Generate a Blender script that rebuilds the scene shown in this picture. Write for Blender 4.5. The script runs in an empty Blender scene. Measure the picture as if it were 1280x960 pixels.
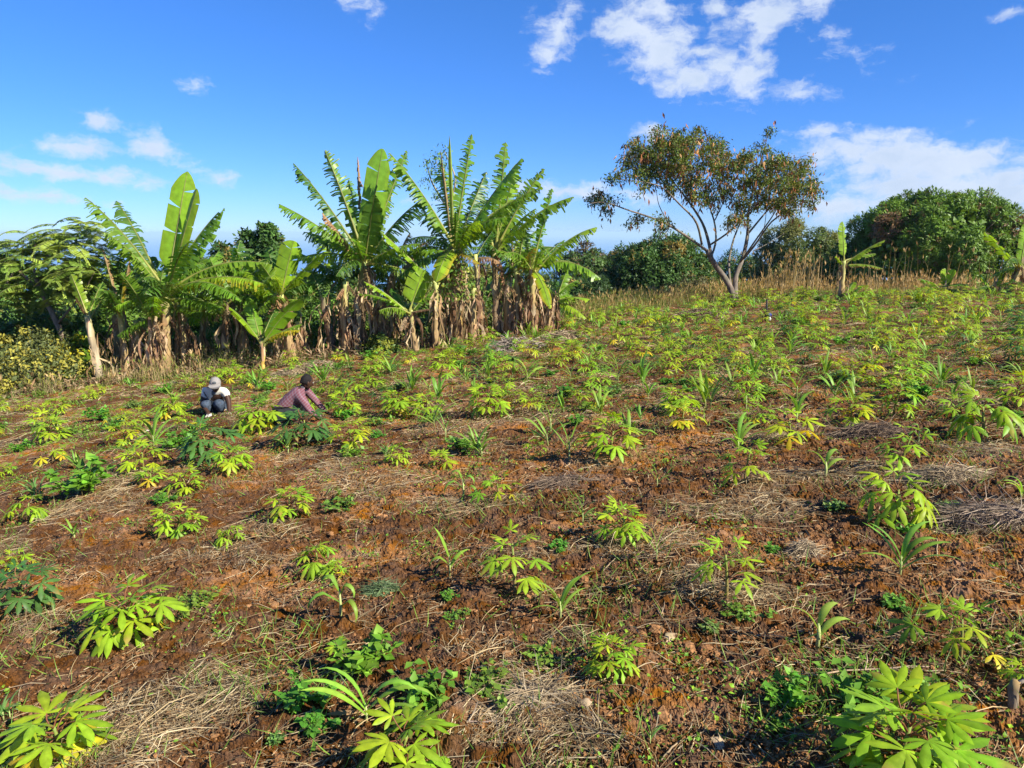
import bpy, bmesh, math, random
import numpy as np
from mathutils import Vector, Matrix, Euler

PI = math.pi
rs = np.random.RandomState(7)
random.seed(7)
scene = bpy.context.scene
COL = scene.collection

# ------------------------------------------------------------------ camera
F = 890.0
PITCH = math.radians(12.0)
CAM = np.array([0.0, 0.0, 1.57])
cp, sp = math.cos(PITCH), math.sin(PITCH)
cam_d = bpy.data.cameras.new('camera')
cam_d.sensor_width = 36.0
cam_d.lens = 36.0 * F / 1280.0
cam_d.clip_start = 0.05
cam_d.clip_end = 90000
cam = bpy.data.objects.new('camera', cam_d)
COL.objects.link(cam)
cam.location = CAM
cam.rotation_euler = (math.radians(90) - PITCH, 0, 0)
scene.camera = cam

# ------------------------------------------------------------------ noise (numpy)
def _hash(ix, iy, seed):
    h = (ix.astype(np.int64) * 374761393 + iy.astype(np.int64) * 668265263 + seed * 974634777) & 0x7fffffff
    h = ((h ^ (h >> 13)) * 1274126177) & 0x7fffffff
    return (h ^ (h >> 16)) & 0xffffff

def gnoise(x, y, seed=0):
    x = np.asarray(x, float); y = np.asarray(y, float)
    ix = np.floor(x); iy = np.floor(y)
    fx = x - ix; fy = y - iy
    def g(ox, oy):
        a = _hash(ix + ox, iy + oy, seed) / float(0xffffff) * 2 * PI
        return np.cos(a) * (fx - ox) + np.sin(a) * (fy - oy)
    u = fx * fx * fx * (fx * (fx * 6 - 15) + 10); v = fy * fy * fy * (fy * (fy * 6 - 15) + 10)
    return ((g(0, 0) * (1 - u) + g(1, 0) * u) * (1 - v) + (g(0, 1) * (1 - u) + g(1, 1) * u) * v) * 1.5

def fbm(x, y, o=4, seed=0, gain=.5):
    r = 0; a = 1; f = 1
    for i in range(o):
        r = r + a * gnoise(x * f + 13.7 * i, y * f - 7.3 * i, seed + i)
        a *= gain; f *= 2.03
    return r

def worley(x, y, seed=0):
    x = np.asarray(x, float); y = np.asarray(y, float)
    ix = np.floor(x); iy = np.floor(y)
    best = np.full(x.shape, 9.0); rid = np.zeros(x.shape)
    for ox in (-1, 0, 1):
        for oy in (-1, 0, 1):
            h = _hash(ix + ox, iy + oy, seed)
            px = ix + ox + (h & 0xfff) / 4095.0; py = iy + oy + ((h >> 12) & 0xfff) / 4095.0
            d = np.hypot(px - x, py - y)
            m = d < best
            best = np.where(m, d, best); rid = np.where(m, ((h * 2654435) & 0xffff) / 65535.0, rid)
    return best, rid

def sstep(a, b, x):
    t = np.clip((x - a) / (b - a), 0, 1)
    return t * t * (3 - 2 * t)

def softp(x):
    return np.log1p(np.exp(-np.abs(x))) + np.maximum(x, 0)

# ------------------------------------------------------------------ terrain
EX = np.array([-60, -16, -11, -7, -4, -1, 1.5, 4, 9, 14, 20, 40, 80.])
EY = np.array([13, 14.5, 15.3, 16.6, 17.0, 17.6, 20.5, 24, 26.2, 24.0, 23.0, 23, 23.])
def edge(x):
    return np.interp(x, EX, EY)

def H0(x, y):
    x = np.asarray(x, float); y = np.asarray(y, float)
    ys = np.maximum(y, -30)
    z = -.066 * ys + .031 * 1.5 * softp((ys - 12) / 1.5)
    xe = 30 * np.tanh(x / 30)
    z = z + .08 * xe - .02 * (np.sqrt(xe * xe + 1) - 1)
    d = y - edge(x)
    z = z - .10 * 2 * softp((d - 5) / 2) - .16 * 6 * softp((d - 34) / 6)
    return np.maximum(z, -125.0)

def H(x, y):
    x = np.asarray(x, float); y = np.asarray(y, float)
    m = np.exp(-np.maximum(np.hypot(x, y) - 40, 0) / 30)
    return H0(x, y) + (.045 * fbm(x * .55, y * .55, 2, 3) + .02 * fbm(x * 2.1, y * 2.1, 2, 9)) * m

def ray(px, py):
    v = (py - 480) / F
    return np.array([(px - 640) / F, cp - v * sp, -sp - v * cp])

def at(px, py, Y):
    d = ray(px, py)
    return CAM + d * (Y / d[1])

def gp(px, py):
    """where the ray through a pixel meets the ground"""
    d = ray(px, py)
    t = np.concatenate([np.linspace(.8, 12, 900), np.linspace(12.01, 60, 1500)])
    P = CAM[None] + d[None] * t[:, None]
    g = P[:, 2] - H(P[:, 0], P[:, 1])
    k = np.where(g <= 0)[0]
    if len(k) == 0:
        i = int(np.argmin(g))
    else:
        i = int(k[0])
    x, y = P[i, 0], P[i, 1]
    return np.array([x, y, float(H(x, y))])

def ground(x, y):
    return np.array([x, y, float(H(x, y))])

def project(P):
    P = np.asarray(P, float) - CAM
    x, y, z = P[..., 0], P[..., 1], P[..., 2]
    depth = y * cp - z * sp
    up = y * sp + z * cp
    return 640 + F * x / depth, 480 - F * up / depth

# ------------------------------------------------------------------ object helpers
def tag(o, label=None, cat=None, group=None, kind=None):
    if label: o['label'] = label
    if cat: o['category'] = cat
    if group: o['group'] = group
    if kind: o['kind'] = kind
    return o

def empty(name, loc=(0, 0, 0), rz=0.0, s=1.0):
    o = bpy.data.objects.new(name, None)
    o.empty_display_size = .1
    COL.objects.link(o)
    o.location = loc; o.rotation_euler = (0, 0, rz); o.scale = (s, s, s)
    return o

def link(name, me, mat=None, parent=None):
    if mat is not None and len(me.materials) == 0:
        me.materials.append(mat)
    o = bpy.data.objects.new(name, me)
    COL.objects.link(o)
    if parent: o.parent = parent
    return o

class MB:
    """collects quads; each vertex carries a colour of the thing itself"""
    def __init__(s):
        s.v = []; s.f = []; s.c = []; s.n = 0
    def add(s, V, Q, C):
        V = np.asarray(V, float).reshape(-1, 3); Q = np.asarray(Q, int).reshape(-1, 4)
        C = np.asarray(C, float)
        if C.ndim == 1: C = np.tile(C[None, :3], (len(V), 1))
        s.v.append(V); s.f.append(Q + s.n); s.c.append(C[:, :3]); s.n += len(V)
    def extend(s, other, M=None, tint=None):
        if other.n == 0: return
        V, Q, C = other.arrays()
        if M is not None:
            M = np.array(M); V = V @ M[:3, :3].T + M[:3, 3]
        if tint is not None: C = C * np.asarray(tint)
        s.add(V, Q, C)
    def arrays(s):
        return np.concatenate(s.v), np.concatenate(s.f), np.concatenate(s.c)
    def mesh(s, name, smooth=True):
        V, Q, C = s.arrays()
        me = bpy.data.meshes.new(name)
        me.vertices.add(len(V)); me.vertices.foreach_set('co', V.astype(np.float32).ravel())
        me.loops.add(len(Q) * 4); me.loops.foreach_set('vertex_index', Q.astype(np.int32).ravel())
        me.polygons.add(len(Q))
        me.polygons.foreach_set('loop_start', (np.arange(len(Q)) * 4).astype(np.int32))
        me.polygons.foreach_set('use_smooth', np.full(len(Q), smooth))
        me.update(calc_edges=True)
        a = me.color_attributes.new('col', 'FLOAT_COLOR', 'POINT')
        a.data.foreach_set('color', np.concatenate([C, np.ones((len(C), 1))], 1).astype(np.float32).ravel())
        return me
    def build(s, name, mat, parent=None, smooth=True):
        return link(name, s.mesh(name, smooth), mat, parent)

def norm(a):
    a = np.asarray(a, float)
    return a / np.maximum(np.linalg.norm(a, axis=-1, keepdims=True), 1e-9)

def tube(mb, P, R, col, n=7, cap=True, jitter=0, rng=rs):
    P = np.asarray(P, float); k = len(P)
    R = np.broadcast_to(np.asarray(R, float), (k,))
    T = norm(np.gradient(P, axis=0))
    ref = np.array([0, 0, 1.]) if abs(T[0][2]) < .9 else np.array([1., 0, 0])
    A = norm(np.cross(T, ref)); B = np.cross(T, A)
    # keep the frame from flipping
    for i in range(1, k):
        if np.dot(A[i], A[i - 1]) < 0:
            A[i] *= -1; B[i] *= -1
    th = np.arange(n) / n * 2 * PI
    rr = R[:, None] * (1 + jitter * rng.uniform(-1, 1, (k, n)))
    V = P[:, None] + A[:, None] * (np.cos(th)[None, :, None] * rr[..., None]) + B[:, None] * (np.sin(th)[None, :, None] * rr[..., None])
    V = V.reshape(-1, 3)
    Q = []
    for i in range(k - 1):
        for j in range(n):
            Q.append((i * n + j, i * n + (j + 1) % n, (i + 1) * n + (j + 1) % n, (i + 1) * n + j))
    col = np.asarray(col, float)
    if col.ndim == 2 and len(col) == k:
        C = np.repeat(col, n, axis=0)
    else:
        C = col
    if cap:
        V = np.concatenate([V, P[-1:], P[:1]])
        for j in range(0, n, 1):
            Q.append(((k - 1) * n + j, (k - 1) * n + (j + 1) % n, k * n, k * n))
            Q.append((j, k * n + 1, k * n + 1, (j + 1) % n))
        if C.ndim == 2: C = np.concatenate([C, col[-1:], col[:1]])
        Qa = np.array(Q)
        # degenerate quads are not allowed: use fan quads over two steps instead
        Q = [tuple(q) for q in Qa[:(k - 1) * n]]
        j = 0
        while j < n:
            if j + 2 <= n:
                Q.append(((k - 1) * n + j, (k - 1) * n + (j + 1) % n, (k - 1) * n + (j + 2) % n, k * n))
                Q.append((j, k * n + 1, (j + 2) % n, (j + 1) % n))
            j += 2
    mb.add(V, Q, C)

def ribbon(mb, P, S, W, col, fold=.0, N=None, rib=None):
    """three vertices wide strip along P; S side vectors, W half widths"""
    P = np.asarray(P, float); k = len(P)
    S = norm(np.broadcast_to(np.asarray(S, float), P.shape))
    W = np.broadcast_to(np.asarray(W, float), (k,))[:, None]
    if N is None:
        N = norm(np.cross(S, norm(np.gradient(P, axis=0))))
    L = P - S * W + N * fold * W; R = P + S * W + N * fold * W
    V = np.stack([L, P, R], 1).reshape(-1, 3)
    Q = []
    for i in range(k - 1):
        a = i * 3
        Q += [(a, a + 1, a + 4, a + 3), (a + 1, a + 2, a + 5, a + 4)]
    col = np.asarray(col, float)
    if col.ndim == 2: col = np.repeat(col, 3, axis=0)
    if rib is not None: col = col.copy(); col[1::3] = np.clip(col[1::3] * rib, 0, 1)
    mb.add(V, Q, col)

def leaves(mb, P, D, N, L, W, C, fold=.15):
    """many small folded leaves at once: base P, direction D, normal N"""
    n = len(P)
    P = np.asarray(P, float); D = norm(D); S = norm(np.cross(D, N)); N = norm(np.cross(S, D))
    L = np.broadcast_to(L, (n,))[:, None]; W = np.broadcast_to(W, (n,))[:, None]
    mid = P + D * L * .45
    V = np.stack([P, mid - S * W + N * W * fold, P + D * L - N * L * .12, mid + S * W + N * W * fold, mid + N * L * .02], 1).reshape(-1, 3)
    i = np.arange(n) * 5
    Q = np.concatenate([np.stack([i, i + 4, i + 2, i + 1], 1), np.stack([i, i + 3, i + 2, i + 4], 1)])
    C = np.asarray(C, float)
    if C.ndim == 2: C = np.repeat(C, 5, axis=0)
    mb.add(V, Q, C)

def rdirs(n, rng=rs):
    v = rng.normal(size=(n, 3))
    return norm(v)

def vary(col, n, amt=.2, rng=rs):
    c = np.tile(np.asarray(col, float), (n, 1))
    k = 1 + amt * rng.uniform(-1, 1, (n, 1))
    return np.clip(c * k * (1 + .35 * amt * rng.uniform(-1, 1, (n, 3))), 0, 1)

# ------------------------------------------------------------------ materials
def newmat(name):
    m = bpy.data.materials.new(name)
    m.use_nodes = True
    nt = m.node_tree
    nt.nodes.clear()
    return m, nt

def nd(nt, t, **kw):
    n = nt.nodes.new(t)
    for k, v in kw.items():
        setattr(n, k, v)
    return n

def leafmat(name, transl=.4, rough=.45, spec=.35, nscale=30, namt=.25, hue=.03, val=.25, bump=0.0, ts=(1.25, 1.15, .5)):
    m, nt = newmat(name)
    out = nd(nt, 'ShaderNodeOutputMaterial')
    at_ = nd(nt, 'ShaderNodeAttribute', attribute_name='col')
    oi = nd(nt, 'ShaderNodeObjectInfo')
    tc = nd(nt, 'ShaderNodeTexCoord')
    nz = nd(nt, 'ShaderNodeTexNoise'); nz.inputs['Scale'].default_value = nscale; nz.inputs['Detail'].default_value = 3
    nt.links.new(tc.outputs['Object'], nz.inputs['Vector'])
    hs = nd(nt, 'ShaderNodeHueSaturation')
    nt.links.new(at_.outputs['Color'], hs.inputs['Color'])
    mr = nd(nt, 'ShaderNodeMapRange'); mr.inputs['To Min'].default_value = .5 - hue; mr.inputs['To Max'].default_value = .5 + hue
    nt.links.new(oi.outputs['Random'], mr.inputs['Value']); nt.links.new(mr.outputs[0], hs.inputs['Hue'])
    mv = nd(nt, 'ShaderNodeMapRange'); mv.inputs['From Min'].default_value = .3; mv.inputs['From Max'].default_value = .7
    mv.inputs['To Min'].default_value = 1 - namt; mv.inputs['To Max'].default_value = 1 + namt
    nt.links.new(nz.outputs['Fac'], mv.inputs['Value']); nt.links.new(mv.outputs[0], hs.inputs['Value'])
    pr = nd(nt, 'ShaderNodeBsdfPrincipled')
    pr.inputs['Roughness'].default_value = rough
    pr.inputs['Specular IOR Level'].default_value = spec
    nt.links.new(hs.outputs['Color'], pr.inputs['Base Color'])
    tr = nd(nt, 'ShaderNodeBsdfTranslucent')
    mx = nd(nt, 'ShaderNodeMix', data_type='RGBA', blend_type='MULTIPLY'); mx.inputs['Factor'].default_value = 1
    nt.links.new(hs.outputs['Color'], mx.inputs[6]); mx.inputs[7].default_value = (*ts, 1)
    nt.links.new(mx.outputs[2], tr.inputs['Color'])
    ms = nd(nt, 'ShaderNodeMixShader'); ms.inputs[0].default_value = transl
    nt.links.new(pr.outputs[0], ms.inputs[1]); nt.links.new(tr.outputs[0], ms.inputs[2])
    nt.links.new(ms.outputs[0], out.inputs['Surface'])
    if bump:
        b = nd(nt, 'ShaderNodeBump'); b.inputs['Strength'].default_value = bump; b.inputs['Distance'].default_value = .01
        nt.links.new(nz.outputs['Fac'], b.inputs['Height']); nt.links.new(b.outputs[0], pr.inputs['Normal'])
    return m

def solidmat(name, rough=.85, spec=.2, nscale=20, namt=.3, bump=.4, bdist=.01, stretch=(1, 1, 1), base=None):
    m, nt = newmat(name)
    out = nd(nt, 'ShaderNodeOutputMaterial')
    tc = nd(nt, 'ShaderNodeTexCoord')
    mp = nd(nt, 'ShaderNodeMapping'); mp.inputs['Scale'].default_value = stretch
    nt.links.new(tc.outputs['Object'], mp.inputs['Vector'])
    nz = nd(nt, 'ShaderNodeTexNoise'); nz.inputs['Scale'].default_value = nscale; nz.inputs['Detail'].default_value = 6
    nt.links.new(mp.outputs[0], nz.inputs['Vector'])
    if base is None:
        c = nd(nt, 'ShaderNodeAttribute', attribute_name='col').outputs['Color']
    else:
        r = nd(nt, 'ShaderNodeRGB'); r.outputs[0].default_value = (*base, 1); c = r.outputs[0]
    mv = nd(nt, 'ShaderNodeMapRange'); mv.inputs['From Min'].default_value = .3; mv.inputs['From Max'].default_value = .7
    mv.inputs['To Min'].default_value = 1 - namt; mv.inputs['To Max'].default_value = 1 + namt
    nt.links.new(nz.outputs['Fac'], mv.inputs['Value'])
    hs = nd(nt, 'ShaderNodeHueSaturation'); nt.links.new(c, hs.inputs['Color']); nt.links.new(mv.outputs[0], hs.inputs['Value'])
    pr = nd(nt, 'ShaderNodeBsdfPrincipled'); pr.inputs['Roughness'].default_value = rough; pr.inputs['Specular IOR Level'].default_value = spec
    nt.links.new(hs.outputs[0], pr.inputs['Base Color'])
    b = nd(nt, 'ShaderNodeBump'); b.inputs['Strength'].default_value = bump; b.inputs['Distance'].default_value = bdist
    nt.links.new(nz.outputs['Fac'], b.inputs['Height']); nt.links.new(b.outputs[0], pr.inputs['Normal'])
    nt.links.new(pr.outputs[0], out.inputs['Surface'])
    return m

M_CASS = leafmat('cassava_leaf_material', .46, .45, .3, 28, .26, .02)
M_MAIZE = leafmat('maize_leaf_material', .38, .45, .3, 30, .15, .02)
M_WEED = leafmat('weed_leaf_material', .35, .5, .3, 12, .25, .02)
M_BAN = leafmat('banana_leaf_material', .48, .38, .4, 9, .18, .012)
M_DEADB = leafmat('dry_leaf_material', .18, .8, .1, 14, .35, .01, ts=(1.1, 1.0, .8))
M_TREE = leafmat('tree_leaf_material', .28, .45, .25, 3, .25, .01)
M_STRAW = leafmat('straw_material', .12, .7, .15, 6, .3, .0, ts=(1, 1, .9))
M_GRASS = leafmat('grass_material', .35, .6, .2, 3, .25, .0)
M_BARK = solidmat('bark_material', .9, .1, 14, .35, .7, .02, (1, 1, .35))
M_STEM = solidmat('green_stem_material', .6, .25, 40, .2, .2, .003)
M_PSEUDO = solidmat('banana_stem_material', .7, .25, 12, .35, .6, .02, (1, 1, .12))
# ------------------------------------------------------------------ ground sheet
def field_mask(x, y):
    return sstep(1.2, -.6, y - edge(x) + .5 * gnoise(x * .7, y * .7, 41))

def straw_mask(x, y):
    return sstep(.12, .5, fbm(x * .8 + .25 * y, y * 1.1, 3, 61))

def bare_mask(x, y):
    return sstep(.0, .45, fbm(x * .6, y * .75, 3, 77))

def build_ground():
    rad = [.5]
    while rad[-1] < 34: rad.append(rad[-1] + max(.0085, .0042 * rad[-1]) if rad[-1] > 1.25 else rad[-1] + .12)
    while rad[-1] < 900: rad.append(rad[-1] * 1.09)
    rad = np.array(rad)
    ft = np.radians(np.linspace(-50, 50, 900))
    st = np.radians(np.linspace(50, 310, 110)[1:-1])
    th = np.concatenate([ft, st]); nT = len(th); nR = len(rad)
    T, R = np.meshgrid(th, rad)
    X = R * np.sin(T); Y = R * np.cos(T)
    Z = H(X, Y)
    fm = field_mask(X, Y) * (Y > -20)
    near = np.clip(1.3 - R / 26, 0, 1)
    # hoed soil: crumbly lumps of several sizes, scraped hollows
    w1, i1 = worley(X * 3.2, Y * 3.2, 5)
    w2, i2 = worley(X * 8.5 + gnoise(X * 6, Y * 6, 2) * .4, Y * 8.5, 6)
    w3, i3 = worley(X * 21, Y * 21, 8)
    d = .030 * np.maximum(0, .62 - w1) * (i1 > .45) * 1.7
    d += .026 * np.maximum(0, .6 - w2) * (i2 > .4) * 1.7
    d += .018 * np.maximum(0, .62 - w3) * (i3 > .3) * 1.6 * np.clip(1.5 - R / 9, 0, 1)
    d += .022 * fbm(X * 3.1, Y * 3.1, 5, 12, .68)
    d -= .05 * sstep(.35, .75, gnoise(X * 1.9, Y * 1.9, 33))
    d += .012 * fbm(X * 17, Y * 17, 3, 15, .6) * np.clip(1.5 - R / 8, 0, 1)
    d += np.random.RandomState(4).uniform(-1, 1, X.shape) * np.clip(.0035 + .0006 * R, 0, .009) * sstep(30, 12, R)
    Z = Z + .72 * d * fm * (.35 + .65 * near) * (R < 60)
    dark = np.array([.110, .048, .0175]); red = np.array([.242, .108, .036]); pale = np.array([.245, .15, .068])
    b = bare_mask(X, Y)[..., None]
    c = dark * (1 - b) + red * b
    s = (straw_mask(X, Y) * (.55 + .3 * gnoise(X * 9, Y * 9, 3)))[..., None] * .7
    c = c * (1 - s) + pale * s
    n = (.5 + .5 * fbm(X * 5, Y * 5, 3, 52))[..., None]
    c = c * (.72 + .56 * np.clip(n, 0, 1))
    verge = np.array([.13, .12, .04]) * (1 - s) + np.array([.22, .16, .08]) * s
    c = c * fm[..., None] + verge * (1 - fm[..., None])
    far = sstep(40, 70, R)[..., None]
    c = c * (1 - far) + np.array([.035, .06, .018]) * far
    mb = MB()
    V = np.stack([X, Y, Z], -1).reshape(-1, 3)
    ii, jj = np.meshgrid(np.arange(nR - 1), np.arange(nT), indexing='ij')
    j2 = (jj + 1) % nT
    Q = np.stack([ii * nT + jj, ii * nT + j2, (ii + 1) * nT + j2, (ii + 1) * nT + jj], -1).reshape(-1, 4)
    # inner cap
    c0 = len(V)
    V = np.concatenate([V, [[0, 0, float(H(0, 0))]]])
    fan = []
    for j in range(0, nT, 2):
        fan.append((j, c0, (j + 2) % nT, (j + 1) % nT))
    C = np.concatenate([c.reshape(-1, 3), [[.1, .05, .02]]])
    mb.add(V, np.concatenate([Q[:, ::-1], np.array(fan)]), C)
    # soil shader
    m, nt = newmat('soil_material')
    out = nd(nt, 'ShaderNodeOutputMaterial'); pr = nd(nt, 'ShaderNodeBsdfPrincipled')
    pr.inputs['Roughness'].default_value = .95; pr.inputs['Specular IOR Level'].default_value = .12
    a = nd(nt, 'ShaderNodeAttribute', attribute_name='col'); tc = nd(nt, 'ShaderNodeTexCoord')
    n1 = nd(nt, 'ShaderNodeTexNoise'); n1.inputs['Scale'].default_value = 55; n1.inputs['Detail'].default_value = 8; n1.inputs['Roughness'].default_value = .7
    n2 = nd(nt, 'ShaderNodeTexNoise'); n2.inputs['Scale'].default_value = 9; n2.inputs['Detail'].default_value = 5
    vo = nd(nt, 'ShaderNodeTexVoronoi'); vo.inputs['Scale'].default_value = 75
    for q in (n1, n2, vo): nt.links.new(tc.outputs['Object'], q.inputs['Vector'])
    mr = nd(nt, 'ShaderNodeMapRange'); mr.inputs['From Min'].default_value = .3; mr.inputs['From Max'].default_value = .7
    mr.inputs['To Min'].default_value = .45; mr.inputs['To Max'].default_value = 1.6
    nt.links.new(n1.outputs['Fac'], mr.inputs['Value'])
    hs = nd(nt, 'ShaderNodeHueSaturation'); nt.links.new(a.outputs['Color'], hs.inputs['Color']); nt.links.new(mr.outputs[0], hs.inputs['Value'])
    m2 = nd(nt, 'ShaderNodeMapRange'); m2.inputs['From Min'].default_value = .35; m2.inputs['From Max'].default_value = .65
    m2.inputs['To Min'].default_value = .8; m2.inputs['To Max'].default_value = 1.15
    nt.links.new(n2.outputs['Fac'], m2.inputs['Value']); nt.links.new(m2.outputs[0], hs.inputs['Saturation'])
    nt.links.new(hs.outputs[0], pr.inputs['Base Color'])
    b1 = nd(nt, 'ShaderNodeBump'); b1.inputs['Strength'].default_value = 1.0; b1.inputs['Distance'].default_value = .016
    nt.links.new(n1.outputs['Fac'], b1.inputs['Height'])
    b2 = nd(nt, 'ShaderNodeBump'); b2.inputs['Strength'].default_value = .6; b2.inputs['Distance'].default_value = .008; b2.invert = True
    nt.links.new(vo.outputs['Distance'], b2.inputs['Height']); nt.links.new(b1.outputs[0], b2.inputs['Normal'])
    nt.links.new(b2.outputs[0], pr.inputs['Normal'])
    nt.links.new(pr.outputs[0], out.inputs['Surface'])
    o = mb.build('ground', m, smooth=False)
    tag(o, kind='structure', label='hoed red brown field soil sloping down to the left')
    return o

build_ground()

# ------------------------------------------------------------------ sea
def build_sea():
    mb = MB()
    r = np.concatenate([[0.0], np.geomspace(200, 24000, 24)]); n = 64
    th = np.arange(n) / n * 2 * PI
    V = [(0, 0, -122)]
    for q in r[1:]:
        for t in th: V.append((q * math.sin(t), q * math.cos(t), -122))
    Q = []
    for j in range(0, n, 2): Q.append((0, 1 + j, 1 + (j + 1) % n, 1 + (j + 2) % n))
    for i in range(len(r) - 2):
        for j in range(n):
            a = 1 + i * n
            Q.append((a + j, a + n + j, a + n + (j + 1) % n, a + (j + 1) % n))
    mb.add(V, np.array(Q)[:, ::-1], (.05, .16, .38))
    m, nt = newmat('sea_water_material')
    out = nd(nt, 'ShaderNodeOutputMaterial'); pr = nd(nt, 'ShaderNodeBsdfPrincipled')
    pr.inputs['Base Color'].default_value = (.06, .20, .46, 1); pr.inputs['Roughness'].default_value = .35
    tc = nd(nt, 'ShaderNodeTexCoord'); nz = nd(nt, 'ShaderNodeTexNoise'); nz.inputs['Scale'].default_value = .05; nz.inputs['Detail'].default_value = 6
    nt.links.new(tc.outputs['Object'], nz.inputs['Vector'])
    b = nd(nt, 'ShaderNodeBump'); b.inputs['Strength'].default_value = .5; b.inputs['Distance'].default_value = 3
    nt.links.new(nz.outputs['Fac'], b.inputs['Height']); nt.links.new(b.outputs[0], pr.inputs['Normal'])
    nt.links.new(pr.outputs[0], out.inputs['Surface'])
    tag(mb.build('sea', m), 'distant blue sea seen below the hillside', kind='structure')
build_sea()

# ------------------------------------------------------------------ the air
def build_haze():
    mb = MB(); a = 24500.0; z0, z1 = -126.0, 12.0
    V = [(-a, -a, z0), (a, -a, z0), (a, a, z0), (-a, a, z0), (-a, -a, z1), (a, -a, z1), (a, a, z1), (-a, a, z1)]
    Q = [(3, 2, 1, 0), (4, 5, 6, 7), (0, 1, 5, 4), (1, 2, 6, 5), (2, 3, 7, 6), (3, 0, 4, 7)]
    mb.add(V, Q, (1, 1, 1))
    m, nt = newmat('haze_material'); out = nd(nt, 'ShaderNodeOutputMaterial'); v = nd(nt, 'ShaderNodeVolumePrincipled')
    v.inputs['Color'].default_value = (.60, .84, 1.0, 1); v.inputs['Density'].default_value = HAZE
    nt.links.new(v.outputs[0], out.inputs['Volume'])
    tag(mb.build('haze', m, smooth=False), 'thin blue air over the sea', kind='stuff')
HAZE = 1.5e-4
build_haze()

# ------------------------------------------------------------------ sun + sky with clouds
SUN_EL = math.radians(37)
SUN_AZ = math.radians(123)      # clockwise from the view direction (+y): right and a little behind the camera
sd = np.array([math.sin(SUN_AZ) * math.cos(SUN_EL), math.cos(SUN_AZ) * math.cos(SUN_EL), math.sin(SUN_EL)])
sl = bpy.data.lights.new('sun', 'SUN'); sl.energy = 4.8; sl.angle = math.radians(.53); sl.color = (1.0, .945, .79)
so = bpy.data.objects.new('sun', sl); COL.objects.link(so)
so.rotation_euler = Vector(-sd).to_track_quat('-Z', 'Y').to_euler()

SKY_STRENGTH = .062
CLOUDS = [  # photo position, radii, tilt (degrees), weight
    (694, 40, 34, 26, -50, .75), (684, 68, 26, 17, -40, .65), (785, 34, 38, 32, 30, .9), (826, 64, 50, 34, 20, .95), (862, 94, 36, 22, 30, .85), (806, 18, 50, 20, 0, .75),
    (905, 84, 32, 22, 20, .8), (936, 92, 28, 30, 30, .95), (888, 66, 40, 20, 0, .6), (838, 110, 22, 12, 20, .7), (970, 14, 58, 22, -12, .95), (954, 36, 20, 24, 20, .75),
    (898, 10, 20, 13, 0, .7), (1000, 116, 40, 13, 10, .5), (1060, 185, 60, 22, 5, .9), (1120, 200, 80, 32, 8, 1.05), (1200, 208, 75, 26, 4, .95),
    (1260, 240, 70, 36, 8, 1.0), (1170, 235, 100, 30, 5, 1.0), (1035, 166, 36, 10, 0, .6), (1050, 258, 65, 18, -4, .75), (1090, 250, 60, 20, 0, .6),
    (812, 168, 24, 12, 10, .75), (720, 240, 70, 13, 2, .75), (650, 232, 50, 10, 0, .6), (800, 246, 50, 13, 0, .5),
    (20, 210, 40, 11, 5, .8), (80, 214, 40, 10, 4, .75), (140, 221, 42, 12, 7, .8), (185, 229, 30, 7, 8, .45), (58, 246, 24, 8, 3, .65),
    (8, 244, 34, 10, 0, .55), (80, 252, 60, 6, 0, .35), (188, 183, 32, 17, 10, .9), (98, 182, 46, 11, 0, .7), (125, 155, 24, 12, 18, .7), (268, 221, 26, 11, 20, .6),
    (238, 103, 18, 8, 0, .45), (1250, 20, 18, 6, 0, .55), (1030, 30, 70, 12, 40, .3), (560, 250, 60, 10, 0, .35), (455, 5, 30, 14, 0, .45),
]
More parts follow.
